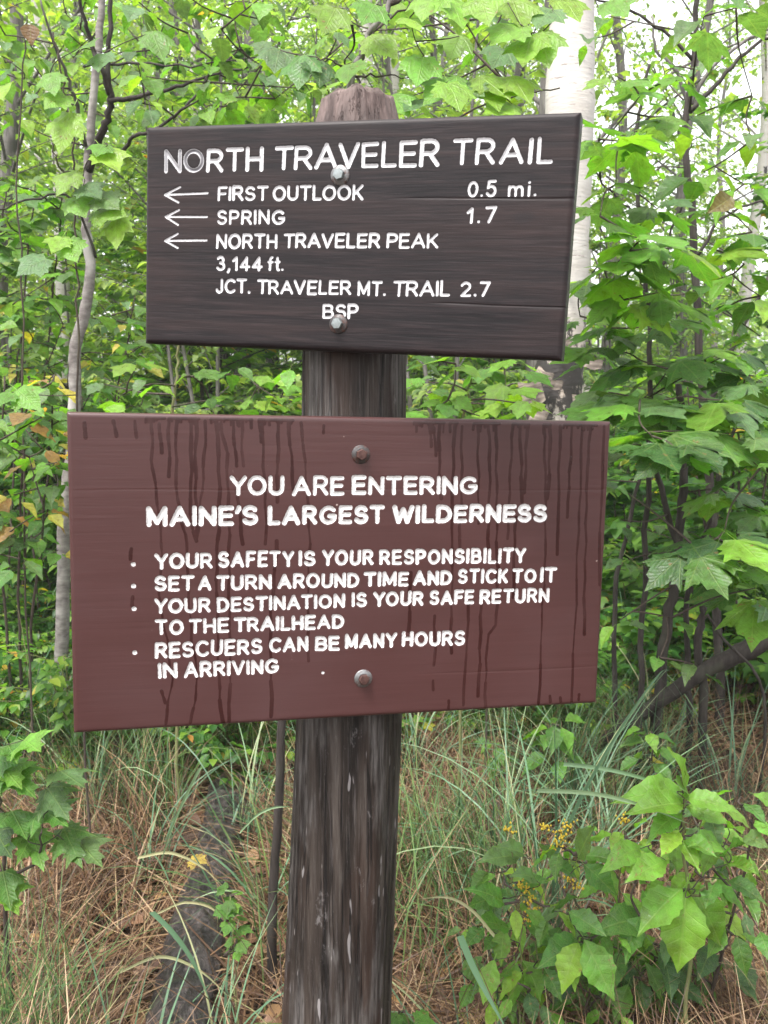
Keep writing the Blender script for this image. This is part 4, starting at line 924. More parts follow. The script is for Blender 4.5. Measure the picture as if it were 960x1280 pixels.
# bright leaves between the two signs
s = Shrub('maple_seedling', 'low maple seedling with fresh green leaves between the signs, right of the post', 'maple', 575, 2.9, 14)
s.stem(A([(575, 820), (572, 640), (580, 520), (590, 470)], 2.9), .006, .003, 'stem'); s.stem(A([(610, 820), (640, 600), (632, 460), (630, 440)], 2.95), .005, .002, 'twig')
for x, y in ((535, 478), (560, 500), (590, 480), (615, 505), (545, 515), (640, 480), (655, 505), (570, 455), (610, 460), (530, 452), (650, 455), (600, 520)): s.cluster(at(x, y, s.rg.uniform(2.4, 2.9)), 4, .085, K_MP, (BG, YG, MG), .35)
s.done()
s = Shrub('maple_seedling', 'low maple seedling with light green leaves between the signs, left of the post', 'maple', 217, 2.9, 15)
s.stem(A([(217, 820), (216, 600), (217, 520), (221, 460), (224, 430)], 2.9), .006, .004, 'stem')
for x, y in ((330, 470), (350, 500), (290, 462), (365, 455), (262, 500), (310, 505), (240, 470), (370, 485), (190, 480), (150, 495), (170, 460), (130, 480)): s.cluster(at(x, y, s.rg.uniform(2.6, 3.4)), 3, .075, K_MP + K_OV, (BG, MG, YG, PG), .35)
s.done()

# the big-leaved shrubs on the right
s = Shrub('striped_maple', 'dark-stemmed bush with very large lobed leaves right of the lower sign', 'maple bush', 836, 3.2, 16)
s.stem(A([(822, 880), (832, 790), (846, 720), (850, 655), (857, 590), (858, 545), (848, 480)], 3.2), .024, .012); s.stem(A([(880, 880), (872, 800), (880, 762), (862, 725), (848, 690), (826, 610), (812, 560), (812, 500)], 3.15), .018, .008)
s.stem(A([(862, 900), (858, 800), (862, 730), (890, 640), (905, 570), (930, 500)], 3.3), .014, .006); s.stem(A([(770, 880), (768, 740), (785, 660), (800, 590), (806, 560)], 3.4), .012, .006)
s.stem([at(900, 700, 3.2), at(915, 740, 3.1), at(930, 790, 3.0)], .005, .003, 'twig', 'branch', False)
CL = [(800, 500, 2.6, 5, 95), (855, 495, 2.65, 5, 95), (905, 500, 2.6, 5, 90), (815, 545, 2.4, 5, 95), (870, 540, 2.5, 4, 85), (845, 560, 2.3, 3, 70), (760, 490, 2.8, 4, 70), (930, 540, 2.5, 4, 85), (950, 585, 2.4, 4, 75),
      (905, 665, 2.35, 5, 85), (865, 690, 2.3, 4, 85), (925, 700, 2.4, 4, 80), (785, 617, 2.5, 1, 50), (775, 650, 2.9, 3, 40), (775, 775, 2.5, 2, 48), (840, 772, 2.5, 1, 45), (825, 822, 2.4, 2, 50), (872, 832, 2.4, 2, 48), (945, 735, 2.5, 4, 75),
      (915, 440, 2.9, 4, 70), (945, 470, 2.8, 4, 75), (880, 440, 2.9, 4, 65), (840, 455, 2.8, 4, 65), (800, 450, 2.9, 4, 65), (750, 440, 3.0, 4, 60), (775, 560, 3.0, 4, 55), (785, 700, 3.0, 4, 35), (820, 660, 3.3, 5, 40), (900, 610, 3.1, 4, 60), (950, 640, 3.0, 4, 60), (760, 600, 3.3, 4, 45)]
for x, y, Y, n_, sz in CL:
    p = at(x, y, Y); s.cluster(p, n_ + (1 if n_ > 2 else 0), px2m(sz, p) * .78, K_SH if sz > 58 else K_OV, (MG, MG, DG, (.050, .14, .024), PG, BG), .25, az0=s.rg.uniform(3.4, 4.2))
s.done()
s = Shrub('maple_sapling', 'tall thin maple with tiers of large leaves just right of the upper sign', 'maple', 800, 3.1, 17)
s.stem(A([(800, 880), (806, 700), (812, 520), (812, 420), (806, 330), (798, 250), (795, 190), (800, 130), (812, 80)], 3.1), .012, .005, 'bark_dark')
s.stem(A([(812, 420), (830, 330), (842, 280), (855, 255)], 3.1), .006, .003, 'bark_dark', 'branch', False); s.stem(A([(800, 270), (775, 250), (755, 230), (745, 215)], 3.1), .005, .003, 'bark_dark', 'branch', False)
for x, y, Y, n_, sz in [(750, 165, 2.6, 4, 75), (790, 175, 2.7, 4, 75), (770, 230, 2.7, 4, 65), (750, 270, 2.5, 4, 85), (800, 300, 2.5, 5, 80), (770, 330, 2.6, 4, 80), (820, 260, 2.8, 4, 70),
      (840, 310, 2.6, 4, 85), (735, 350, 2.9, 4, 60), (780, 375, 2.7, 4, 70), (825, 365, 2.7, 4, 70), (725, 395, 3.0, 4, 55), (765, 410, 2.9, 4, 60), (820, 405, 2.9, 4, 60), (800, 120, 2.8, 3, 55), (770, 95, 2.8, 3, 55), (830, 145, 2.9, 4, 55), (850, 100, 3.0, 3, 50)]:
    p = at(x, y, Y); s.cluster(p, n_, px2m(sz, p) * .76, K_SH, (BG, MG, BG, PG, YG, MG), .28)
s.done()
s = Shrub('tall_shrub', 'tall many-stemmed shrub with dark slanting stems and pointed leaves, upper right edge', 'shrub', 905, 3.7, 18)
s.stem(A([(900, 880), (890, 660), (880, 520), (868, 330), (862, 240), (858, 160), (868, 60), (874, -60)], 3.7), .022, .010, 'bark_dark')
s.stem(A([(864, 130), (885, 90), (925, 55), (965, 35)], 3.7), .009, .005, 'bark', 'branch', False); s.stem(A([(862, 140), (900, 100), (940, 60), (975, 40)], 3.6), .010, .005, 'bark_dark', 'branch', False)
s.stem(A([(866, 75), (835, 45), (790, 15), (740, -5)], 3.7), .008, .004, 'bark_dark', 'branch', False); s.stem(A([(864, 140), (845, 90), (820, 62), (815, 20)], 3.75), .009, .004, 'bark', 'branch', False)
s.stem(A([(880, 520), (905, 460), (935, 395), (965, 340)], 3.5), .012, .007, 'bark_dark', 'branch', False); s.stem(A([(872, 320), (905, 270), (960, 250)], 3.5), .007, .004, 'bark_dark', 'branch', False)
for x, y, Y, n_, sz in [(880, 20, 3.0, 4, 75), (920, 10, 2.9, 4, 70), (940, 120, 3.0, 3, 60), (860, 150, 3.2, 4, 60), (940, 175, 3.0, 4, 65), (880, 215, 3.1, 4, 65), (930, 230, 3.0, 4, 70), (895, 260, 3.0, 4, 70),
      (940, 290, 2.9, 4, 75), (890, 310, 3.0, 4, 70), (930, 330, 2.9, 4, 75), (880, 355, 3.0, 4, 70), (950, 370, 2.9, 4, 75), (900, 390, 3.1, 4, 65), (860, 400, 3.2, 4, 60), (950, 420, 3.0, 4, 65), (760, 20, 3.2, 3, 40), (735, 50, 3.0, 2, 45), (830, 90, 3.5, 4, 36)]:
    p = at(x, y, Y); s.cluster(p, n_, px2m(sz, p) * .74, K_NR + K_OV + K_SH[:2], (BG, MG, MG, PG, YG), .3)
leaf(s.root, K_OV, at(914, 246, 2.8), at(893, 264, 2.75), (.10, .075, .022), s.rg, (.3, -.8, .4), 1.1)
for i in range(18):
    p = at(s.rg.uniform(760, 965), s.rg.uniform(60, 450), s.rg.uniform(3.4, 4.4)); s.cluster(p, 4, .09, K_OV, (MG, BG, PG), .3)
s.done()

# yellowing bushes at the left
for i, (px, Y, lab, x0, x1, y0, y1, sd_, n_) in enumerate(((10, 3.4, 'bushy shrub with yellow and orange leaves among green, left of the lower sign', -25, 78, 470, 700, 31, 52),
        (55, 4.6, 'green shrub with few yellow leaves behind the crooked sapling, left of the gap between signs', -20, 190, 370, 520, 32, 58),
        (-10, 4.6, 'loose shrub with pale lobed leaves at the left edge, level with the upper sign', -25, 90, 230, 400, 33, 40))):
    s = Shrub('hobble_bush', lab, 'shrub', px, Y, sd_)
    for k in range(3): s.stem([at(px + k * 14, 820, Y), at(lerp(x0, x1, .2 + .3 * k), (y0 + y1) / 2 + 40, Y - .1), at(lerp(x0, x1, .3 + .3 * k), y0, Y - .2)], .008, .003, 'twig')
    for k in range(n_):
        p = at(s.rg.uniform(x0, x1), s.rg.uniform(y0, y1), s.rg.uniform(Y - .7, Y + .1)); s.cluster(p, 4, .088 if i < 2 else .10, (K_OV + K_RD) if i < 2 else K_MP, (MG, BG, MG, DG, PG, PG) + ((YEL, ORA) if i == 0 and s.rg.random() < .8 else ()) + ((YEL,) if i == 1 and s.rg.random() < .4 else ()), .3)
    s.done()

# spotted little maple, bottom left
s = Shrub('maple_seedling', 'small maple seedling with spotted mildewed leaves at the bottom left edge', 'maple', 8, 1.85, 41)
s.stem(A([(4, 1120), (6, 1040), (0, 1010), (6, 960)], 1.85), .006, .003, 'twig'); s.stem([at(4, 1100, 1.85), at(40, 1080, 1.8), at(52, 1040, 1.75)], .004, .002, 'twig', 'branch', False)
for x0, y0, x1, y1, c_ in ((0, 955, 30, 985, BG), (8, 962, 44, 985, MG), (60, 985, 82, 1020, PG), (75, 965, 108, 965, PG), (40, 1040, 50, 1085, BG), (40, 1044, 20, 1080, MG), (80, 1035, 98, 1082, MG), (95, 1050, 130, 1078, PG), (15, 1015, 36, 1036, MG), (50, 1010, 88, 1030, MG),
        (4, 1090, 14, 1130, MG), (0, 1105, 24, 1140, BG), (-10, 950, -4, 990, MG), (10, 930, 22, 952, MG), (30, 925, 48, 932, BG), (-5, 1040, 8, 1065, DG)):
    b, t = at(x0, y0, 1.82), at(x1, y1, 1.72); s.twig(b, .0012); t = b.lerp(t, .84); leaf(s.root, K_RM, b, t, c_, s.rg, (s.rg.uniform(-.4, .4), -.35, .9), .92)
s.done()

# bright broad-leaved plant, bottom right: base and tip of each leaf
s = Shrub('ash_seedling', 'bright green broad-leaved seedling with drooping leaflets in the bottom right corner', 'seedling', 858, 1.72, 42)
s.stem(A([(860, 1240), (858, 1150), (855, 1060), (853, 1000), (855, 965)], 1.7), .005, .002, 'stem'); s.stem([at(857, 1130, 1.7), at(880, 1110, 1.6), at(895, 1100, 1.52)], .003, .002, 'stem', 'branch', False)
s.stem([at(890, 1240, 1.8), at(925, 1120, 1.75), at(940, 1030, 1.7)], .005, .002, 'twig')
ZL = [(746, 236, 790, 118, 1.05, BG), (748, 232, 636, 172, 1.0, BG), (752, 236, 872, 236, 1.0, BG), (748, 250, 628, 246, 1.0, BG), (754, 256, 862, 282, 1.0, BG), (744, 272, 662, 302, 1, BG), (756, 226, 740, 180, 1, PG), (738, 318, 690, 370, 1, YG), (738, 336, 796, 418, 1, YG), (750, 340, 830, 360, 1, BG),
      (560, 0, 0, 0, 0, 0),
      (745, 462, 628, 560, 1.5, BG), (756, 466, 738, 688, 1.5, YG), (772, 460, 872, 622, 1.45, BG), (648, 545, 568, 512, 1.2, MG), (640, 530, 590, 628, 1.4, MG), (500, 588, 582, 748, 1.45, BG), (486, 596, 440, 722, 1.3, YG), (492, 586, 392, 650, 1.2, MG), (462, 520, 556, 572, 1.2, MG), (640, 362, 568, 366, 1.1, BG), (706, 392, 612, 428, 1.0, BG),
      (860, 400, 930, 400, 1.1, BG), (850, 380, 880, 330, 1.1, MG), (860, 440, 950, 470, 1.1, MG), (830, 440, 800, 500, 1.1, MG), (900, 330, 955, 345, 1.2, PG), (840, 350, 800, 320, 1.1, BG), (940, 570, 965, 640, 1.2, MG), (880, 580, 915, 680, 1.2, MG), (900, 480, 950, 540, 1.1, MG), (700, 560, 760, 640, 1.1, DG), (610, 640, 600, 740, 1.2, DG), (820, 600, 790, 690, 1.2, DG),
      (900, 250, 955, 270, 1.1, MG), (930, 290, 970, 330, 1.1, BG), (860, 310, 905, 300, 1, BG), (690, 640, 720, 720, 1.2, DG), (640, 690, 660, 780, 1.2, DG), (540, 560, 500, 530, 1.1, MG), (560, 640, 620, 700, 1.2, DG), (740, 690, 800, 750, 1.1, DG), (880, 690, 940, 740, 1.1, DG)]
for x0, y0, x1, y1, wd_, c_ in ZL:
    if not wd_: continue
    Yb = 1.62 + .1 * s.rg.random() + (.12 if c_ == DG else 0); b, t = at(480 + x0 / 2, 880 + y0 / 2, Yb), at(480 + x1 / 2, 880 + y1 / 2, Yb - .06); s.twig(b, .0014)
    leaf(s.root, K_BG, b, t, c_, s.rg, (s.rg.uniform(-.5, .5), -.5, .85), min(wd_, 1.15))
for i in range(26):
    p = at(s.rg.uniform(700, 960), s.rg.uniform(1130, 1290), s.rg.uniform(1.75, 1.95)); s.cluster(p, 3, .085, K_BG, (DG, MG, MG), .5)
for i in range(18):
    p = at(s.rg.uniform(830, 968), s.rg.uniform(985, 1170), s.rg.uniform(1.7, 1.95)); s.cluster(p, 3, .078, K_BG, (YG, BG, BG, PG), .4)
for i in range(9):
    p = at(s.rg.uniform(760, 900), s.rg.uniform(1000, 1120), s.rg.uniform(1.72, 1.9)); s.cluster(p, 3, .07, K_BG, (YG, BG, BG), .4)
s.done()

# goldenrod with its yellow flower heads
def m_flower():
    t = NT('yellow_flower'); return t.done(t.bsdf(t.mix(t.noise(t.obj(), 90, 2), (.40, .25, .015), (.52, .40, .03)), .7))
MF = m_flower()
s = Shrub('goldenrod', 'goldenrod in yellow bud among broad leaves, left of the bright seedling at the bottom right', 'flower', 660, 1.74, 43)
HEADS = [(637, 1037), (683, 1032), (708, 1030), (703, 1042), (693, 1057), (650, 1105), (658, 1112), (665, 1125), (663, 1150), (710, 1098), (722, 1108), (780, 1025), (700, 1050), (664, 1138)]
for k, P in enumerate(([(650, 1270), (652, 1180), (640, 1090), (637, 1040)], [(668, 1270), (670, 1180), (680, 1100), (683, 1034)], [(690, 1270), (700, 1180), (715, 1120), (708, 1034)], [(655, 1270), (660, 1200), (664, 1140), (652, 1106)], [(770, 1200), (776, 1100), (780, 1028)])):
    s.stem(A(P, 1.72 + .01 * k), .0022, .0012, 'stem')
for x, y in HEADS:
    p = at(x, y, 1.7); s.twig(p, .001); b = MB()
    for k in range(18):
        q = p - s.root.location + Vector((s.rg.gauss(0, .008), s.rg.gauss(0, .007), s.rg.gauss(0, .0035))); r = s.rg.uniform(.0016, .0032)
        b.add([tuple(q + Vector(v) * r) for v in ((1, 0, 0), (-1, 0, 0), (0, 1, 0), (0, -1, 0), (0, 0, 1.4), (0, 0, -1.4))], [(0, 2, 4), (2, 1, 4), (1, 3, 4), (3, 0, 4), (2, 0, 5), (1, 2, 5), (3, 1, 5), (0, 3, 5)])
    b.build('flower_head', MF, s.root)
for x0, y0, x1, y1, wd_, c_ in ((485, 385, 510, 308, 1.2, PG), (490, 380, 588, 362, 1.0, MG), (500, 400, 586, 480, 1.2, MG), (430, 425, 425, 352, 1.2, PG), (340, 380, 240, 378, 1.0, PG), (350, 375, 300, 345, .9, PG), (300, 560, 286, 655, 1.2, BG), (276, 640, 240, 752, 1.3, BG), (325, 640, 320, 762, 1.2, BG), (345, 640, 412, 742, 1.2, BG), (310, 560, 240, 525, 1.1, MG),
        (290, 480, 210, 500, 1, MG), (300, 500, 250, 440, 1, MG), (360, 520, 400, 600, 1.1, MG), (330, 460, 400, 430, 1, MG), (420, 520, 470, 470, 1.1, MG), (380, 440, 350, 400, 1, PG), (250, 560, 200, 600, 1.1, MG), (300, 720, 330, 800, 1.2, MG), (360, 720, 380, 800, 1.2, DG), (220, 700, 190, 760, 1.2, MG), (440, 560, 410, 600, 1.1, MG), (260, 420, 215, 455, 1, MG), (400, 660, 450, 740, 1.1, MG), (200, 640, 240, 700, 1.2, MG), (430, 400, 480, 420, 1, MG), (280, 580, 250, 610, 1, MG)):
    Yb = 1.66 + .1 * s.rg.random(); b, t = at(480 + x0 / 2, 880 + y0 / 2, Yb), at(480 + x1 / 2, 880 + y1 / 2, Yb - .05); s.twig(b, .0012); leaf(s.root, K_BG, b, t, c_, s.rg, (s.rg.uniform(-.5, .5), -.5, .85), min(wd_, 1.15))
for i in range(44):
    x = s.rg.uniform(580, 770); p = at(x, s.rg.uniform(1060 + max(0, 640 - x) * .9, 1290), s.rg.uniform(1.64, 1.95)); s.cluster(p, 3, s.rg.uniform(.045, .085), K_BG + K_NR, (BG, MG, BG, PG, YG), .5)
s.done()
# low herbs that fill the ground at the edge of the bushes
H_OV = [shrub_meshes(240 + k, .55, .34, 4, L_OV, .055, M['foliage'], M['stem'], 3.0, .05, (.1, .95), .8, .004) for k in range(4)] + [shrub_meshes(250 + k, .5, .34, 4, L_MP, .06, M['foliage'], M['stem'], 3.0, .05, (.1, .95), .8, .004) for k in range(2)]
RG = random.Random(99); n = 0; sp2 = []
for tries in range(6000):
    if n >= 110: break
    Y = 3.3 + 3.6 * RG.random(); X = RG.uniform(-.6, .6) * Y; px = 480 + 1110 * X / Y
    if Y < 4.2 and -.1 < X < .9 and RG.random() < .7: continue
    if Y < 3.9 and X > .9: continue
    if any((X - a) ** 2 + (Y - b) ** 2 < .09 for a, b in sp2): continue
    sp2.append((X, Y)); z = zone(px)
    plant('herb', H_OV[n % 6], X, Y, RG.uniform(0, 6.28), RG.uniform(.7, 1.2), {'left': 'one of the knee-high leafy herbs in the grass at the left edge below the bushes', 'right': 'one of the knee-high leafy herbs under the dark stems at the right', 'between': 'one of the knee-high leafy herbs in the grass straight behind the lower sign'}[z], 'herb', 'low herbs, ' + z); n += 1
# small sprouts
for px, py, Y, n_, lab, sz, sd_ in ((498, 1265, 1.5, 4, 'tiny green sprout at the foot of the post, right side', .055, 51), (288, 1120, 2.0, 4, 'little green sprout left of the post beside the log', .034, 52), (292, 1158, 1.9, 3, 'second tiny green sprout beside the log, nearer the camera', .032, 53),
        (815, 915, 2.6, 4, 'small plant with one yellow leaf behind the bright seedling', .075, 54), (620, 930, 3.0, 5, 'small yellow-green plant in the grass right of the post, just below the lower sign', .06, 55), (690, 905, 2.8, 5, 'low broad-leaved plant in the sedge under the right end of the lower sign', .09, 56)):
    s = Shrub('seedling', lab, 'seedling', px, Y, sd_); s.stem([at(px, py, Y)], .002, .0012, 'stem')
    for k in range(3): s.cluster(at(px + s.rg.uniform(-8, 8), py + 16 * k, Y), n_, sz, K_OV if sd_ > 53 else K_MP, (BG, MG, MG) + ((YEL,) if sd_ == 54 else ()), .25)
    s.done()

# ------------------------------------------------------------------ grass
def m_grass(name, stops, tr=.25):
    t = NT(name); c = t.ramp(t.attr('tint'), stops); uv = t.n('ShaderNodeSeparateXYZ', {'Vector': t.uv()}).outputs[1]
    p = t.bsdf(c, .5, None, .4); tl = t.n('ShaderNodeBsdfTranslucent', {'Color': c}).outputs[0]
    return t.done(t.n('ShaderNodeMixShader', {0: tr, 1: p, 2: tl}).outputs[0])
M['dry'] = m_grass('dry_grass', [(0, (.035, .018, .010)), (.35, (.100, .050, .026)), (.65, (.21, .120, .062)), (.86, (.40, .28, .165)), (.9, (.10, .15, .045)), (1, (.09, .16, .04))])
M['green'] = m_grass('green_grass', [(0, (.030, .075, .018)), (.6, (.062, .13, .032)), (1, (.13, .19, .05))])
M['sedge'] = m_grass('sedge_blade', [(0, (.060, .125, .065)), (.6, (.11, .20, .11)), (.85, (.20, .29, .15)), (1, (.34, .32, .17))], .3)
def blades(mb, P, az, L, W, lean, curve, T, seg=4, rn=None):
    """P roots (n,3); each blade rises, leans to azimuth az and bends over by 'curve'"""
    n = len(P); k = np.arange(seg + 1) / seg
    h = np.stack([np.cos(az), np.sin(az)], 1); side = np.stack([-np.sin(az), np.cos(az), np.zeros(n)], 1)
    ang = lean[:, None] + curve[:, None] * k[None, :]                # angle off vertical along the blade
    ds = L[:, None] / seg
    dx = np.concatenate([np.zeros((n, 1)), np.cumsum(np.sin(ang[:, :-1]) * ds, 1)], 1); dz = np.concatenate([np.zeros((n, 1)), np.cumsum(np.cos(ang[:, :-1]) * ds, 1)], 1)
    C = np.stack([P[:, 0:1] + h[:, 0:1] * dx, P[:, 1:2] + h[:, 1:2] * dx, P[:, 2:3] + dz], -1)
    floor_ = gz(C[..., 0], C[..., 1]) + .004; C[..., 2] = np.maximum(C[..., 2], floor_)
    w_ = W[:, None] * (1 - k[None, :] ** 2.2) * .5 + .0003
    tw = rn.uniform(-1.2, 1.2, n); sv = side * np.cos(tw)[:, None] + np.array([0, 0, 1.0]) * np.sin(tw)[:, None] * .6 if rn is not None else side
    Lf = C - w_[..., None] * sv[:, None, :]; Rt = C + w_[..., None] * sv[:, None, :]
    V = np.stack([Lf, Rt], 2).reshape(n, -1, 3); nv = 2 * (seg + 1); off = np.arange(n) * nv + mb.n
    for i in range(seg): mb.f += (off[:, None] + np.array([2 * i, 2 * i + 1, 2 * i + 3, 2 * i + 2])[None, :]).tolist()
    uv = np.stack([np.tile([0., 1.], seg + 1), np.repeat(k, 2)], 1)
    mb.v.append(V.reshape(-1, 3)); mb.uv.append(np.tile(uv, (n, 1))); mb.t.append(np.repeat(T, nv)); mb.n += n * nv
LOG = [(-.42, 1.50), (-.48, 1.95), (-.515, 2.35), (-.54, 2.75), (-.58, 3.15)]
def log_d(x, y):
    d = np.full(x.shape, 9.0)
    for (a, b), (c_, e) in zip(LOG, LOG[1:]):
        dx, dy = c_ - a, e - b; t = np.clip(((x - a) * dx + (y - b) * dy) / (dx * dx + dy * dy), 0, 1); d = np.minimum(d, np.hypot(x - a - t * dx, y - b - t * dy))
    return d
def meadow(name, label, mat, n, L0, L1, W0, W1, seed, y0=1.25, y1=7.5, lean=(.2, 1.3), curve=(.2, 1.4), keep=None, trange=(0, 1), seg=4):
    rn = np.random.default_rng(seed); Y = y0 + (y1 - y0) * rn.random(n) ** 1.35; X = rn.uniform(-.62, .62, n) * (Y + .4)
    k = keep(X, Y, rn); X, Y = X[k], Y[k]; n = len(X)
    P = np.stack([X, Y, gz(X, Y) - .01], 1); b = MB()
    cl_ = vnoise(X * 3, Y * 3) * 6.28 * 2
    blades(b, P, cl_ + rn.normal(0, 1.1, n), rn.uniform(L0, L1, n), rn.uniform(W0, W1, n), rn.uniform(*lean, n), rn.uniform(*curve, n), np.clip(rn.uniform(*trange, n), 0, 1), seg, rn)
    o = b.build(name, mat); tag(o, label, 'grass', None, 'stuff')
def kd(X, Y, rn): return (log_d(X, Y) > .13) & (np.hypot(X + .08, Y - 1.4) > .09) & (rn.random(len(X)) < np.clip(.75 + 1.3 * vnoise(X * 2 + 9, Y * 2), .2, 1))
meadow('dry_grass', 'tangled brown dead grass and stalks covering the ground', M['dry'], 56000, .14, .50, .0014, .0046, 61, keep=kd, trange=(0, .93))
meadow('thatch', 'flattened straw-coloured dead blades lying in the brown grass', M['dry'], 26000, .15, .42, .003, .008, 62, lean=(1.1, 1.6), curve=(-.2, .5), keep=lambda X, Y, rn: (log_d(X, Y) > .09) | (rn.random(len(X)) < .16), trange=(.1, .85), seg=3)
meadow('green_grass', 'thin green grass coming up through the dead grass', M['green'], 30000, .25, .60, .002, .0050, 63, y0=1.6, lean=(.0, .6), curve=(.3, 1.5), keep=lambda X, Y, rn: kd(X, Y, rn) & (vnoise(X * 1.3 + 4, Y * 1.3 + 8) + .16 * (Y - 2.9) > .02) , seg=5)
rn = np.random.default_rng(77)
SEDGE = [(690, 1050, 2.2, 'big sedge tuft with blue-green arching blades under the right end of the lower sign', 46, .75), (640, 1000, 2.5, 'sedge tuft right of the post, just below the lower sign', 36, .6), (760, 1000, 2.6, 'sedge tuft behind the bright seedling', 34, .65), (560, 1020, 2.6, 'small sedge tuft close to the right side of the post', 22, .5),
         (720, 960, 3.0, 'sedge tuft farther back, under the right corner of the lower sign', 36, .65), (830, 930, 3.3, 'sedge tuft at the foot of the dark stems on the right', 34, .7), (920, 950, 3.0, 'sedge tuft with pale arching blades at the right edge', 30, .7), (300, 980, 2.8, 'sedge tuft left of the post below the lower sign', 30, .55), (330, 1040, 2.3, 'sedge tuft beside the thin dead stake', 20, .5),
         (40, 860, 3.4, 'tall sedge tuft at the left edge beside the sapling foot', 40, .7), (110, 930, 3.0, 'sedge tuft under the left corner of the lower sign', 34, .6), (20, 780, 4.4, 'sedge tuft farther back at the left edge', 40, .75), (240, 1200, 1.75, 'sedge tuft leaning over the log at the bottom left', 16, .42), (180, 1000, 2.6, 'sedge tuft left of the log', 24, .5), (60, 740, 5.0, 'sedge tuft at the edge of the bushes on the left', 36, .7),
         (600, 1260, 1.62, 'sedge tuft with long pale blades at the bottom, right of the post', 12, .45), (520, 940, 3.2, 'sedge tuft behind the post on its right', 30, .6), (790, 880, 4.0, 'sedge tuft behind the thin stems on the right', 34, .65), (900, 860, 4.4, 'sedge tuft beside the fallen branch on the right', 30, .6), (395, 940, 3.3, 'sedge tuft right behind the post', 26, .55), (150, 1250, 1.7, 'few loose sedge blades at the bottom left', 9, .4)]
for px, py, Y, lab, n_, L_ in SEDGE:
    f = foot(px, Y); e = empty('sedge_tuft', f); b = MB(); n_ = int(n_ * 1.2)
    P = np.stack([rn.normal(0, .035, n_) + f.x, rn.normal(0, .035, n_) + f.y, np.full(n_, f.z - .01)], 1)
    blades(b, P, rn.uniform(0, 6.28, n_), rn.uniform(.6, 1.15, n_) * L_, rn.uniform(.004, .0085, n_), rn.uniform(.02, .5, n_), rn.uniform(.5, 2.0, n_), rn.uniform(0, 1, n_), 9, rn)
    b.v = [v - np.array(f) for v in b.v]; b.build('blades', M['sedge'], e); tag(e, lab, 'sedge', 'sedge tufts in the dead grass')
# a few blades that cross in front, each as in the photo
def arch(name_label, P, w0, seed, tone):
    c = crv(P, 7); e = empty('grass_blade', c[0]); V = []; F = []; n = len(c); side = Vector((.35, .2, 1)) if abs((P[-1] - P[0]).z) < abs((P[-1] - P[0]).x) else Vector((1, .3, .1)); side.normalize()
    for i, p in enumerate(c):
        w_ = w0 * (1 - (i / (n - 1)) ** 2.5) + .0004; q = p - c[0]; V += [tuple(q - side * w_), tuple(q + side * w_ * .2 + Vector((0, .002, -.001))), tuple(q + side * w_)]
    for i in range(n - 1): F += [(3 * i, 3 * i + 1, 3 * i + 4, 3 * i + 3), (3 * i + 1, 3 * i + 2, 3 * i + 5, 3 * i + 4)]
    b = MB(); b.add(V, F, None, tone); o = b.build('blade', M['sedge'], e); tag(e, name_label, 'grass blade')
arch('long pale green blade slanting up past the right end of the lower sign', A([(690, 1080), (725, 1000), (770, 920), (822, 845), (838, 838)], 1.7), .005, 1, .5)
arch('pale stiff blade lying nearly level below the right corner of the lower sign', A([(672, 988), (740, 992), (800, 1006), (862, 1030)], 1.65), .004, 2, .85)
arch('blue-green blade running down right from the sedge to the bright seedling', A([(705, 955), (760, 962), (820, 978), (850, 996)], 1.75), .004, 3, .7)
arch('curved pale blade crossing in front of the goldenrod at the bottom', A([(575, 1170), (592, 1210), (610, 1245), (635, 1290)], 1.45), .006, 4, .55)
arch('tan dry blade arching over the goldenrod', A([(618, 1170), (590, 1138), (560, 1122), (520, 1124)], 1.6), .003, 5, .98)
arch('pale blade slanting past the left side of the log', A([(250, 960), (230, 1000), (215, 1035), (200, 1082)], 2.0), .004, 6, .8)
arch('blue-green blade bending over the log', A([(190, 1140), (215, 1165), (240, 1200), (262, 1250)], 1.72), .006, 7, .4)
arch('tan dead blade curving over the middle of the log', A([(172, 1072), (212, 1066), (250, 1082), (283, 1112)], 2.25), .004, 9, .99)
arch('straw-coloured dead blade wrapped across the log below its yellow leaf', A([(196, 1142), (232, 1128), (268, 1138), (272, 1168)], 2.1), .0035, 10, 1.0)
arch('pale dead blade curving over the near end of the log', A([(150, 1215), (200, 1196), (248, 1212), (290, 1250)], 1.9), .004, 11, .97)
arch('light green blade touching the left side of the post', A([(300, 1040), (320, 1020), (340, 1010), (362, 1008)], 1.6), .004, 8, .8)

# ------------------------------------------------------------------ wood on the ground, litter, fallen leaves
rg = random.Random(71)
def ground_log(name, label, pts, r0, r1, mat, n=18, wob=.05):
    P = [Vector(p) for p in pts]; e = empty(name, P[0]); c = crv(P, 7, rg, .003); loc_tube(e, c, [lerp(r0, r1, i / (len(c) - 1)) * (1 + .05 * math.sin(i * 1.9)) for i in range(len(c))], mat, 'trunk', n, rg, wob); return tag(e, label, 'log')
def m_log():
    t = NT('rotten_log'); o = t.obj(); n1 = t.noise(t.map(o, (34, 22, 34)), 1, 7, .75, .6); n2 = t.noise(o, 14, 5, .7)
    c = t.ramp(n1, [(.38, (.006, .0045, .0045)), (.50, (.026, .020, .0195)), (.60, (.075, .060, .058)), (.7, (.13, .11, .105))]); c = t.mix(t.mr(n2, .56, .68, 0, .6), c, (.030, .040, .014))
    return t.done(t.bsdf(c, .42, t.bump(t.math('ADD', n1, n2), 1.0, .02), .5))
ML = m_log()
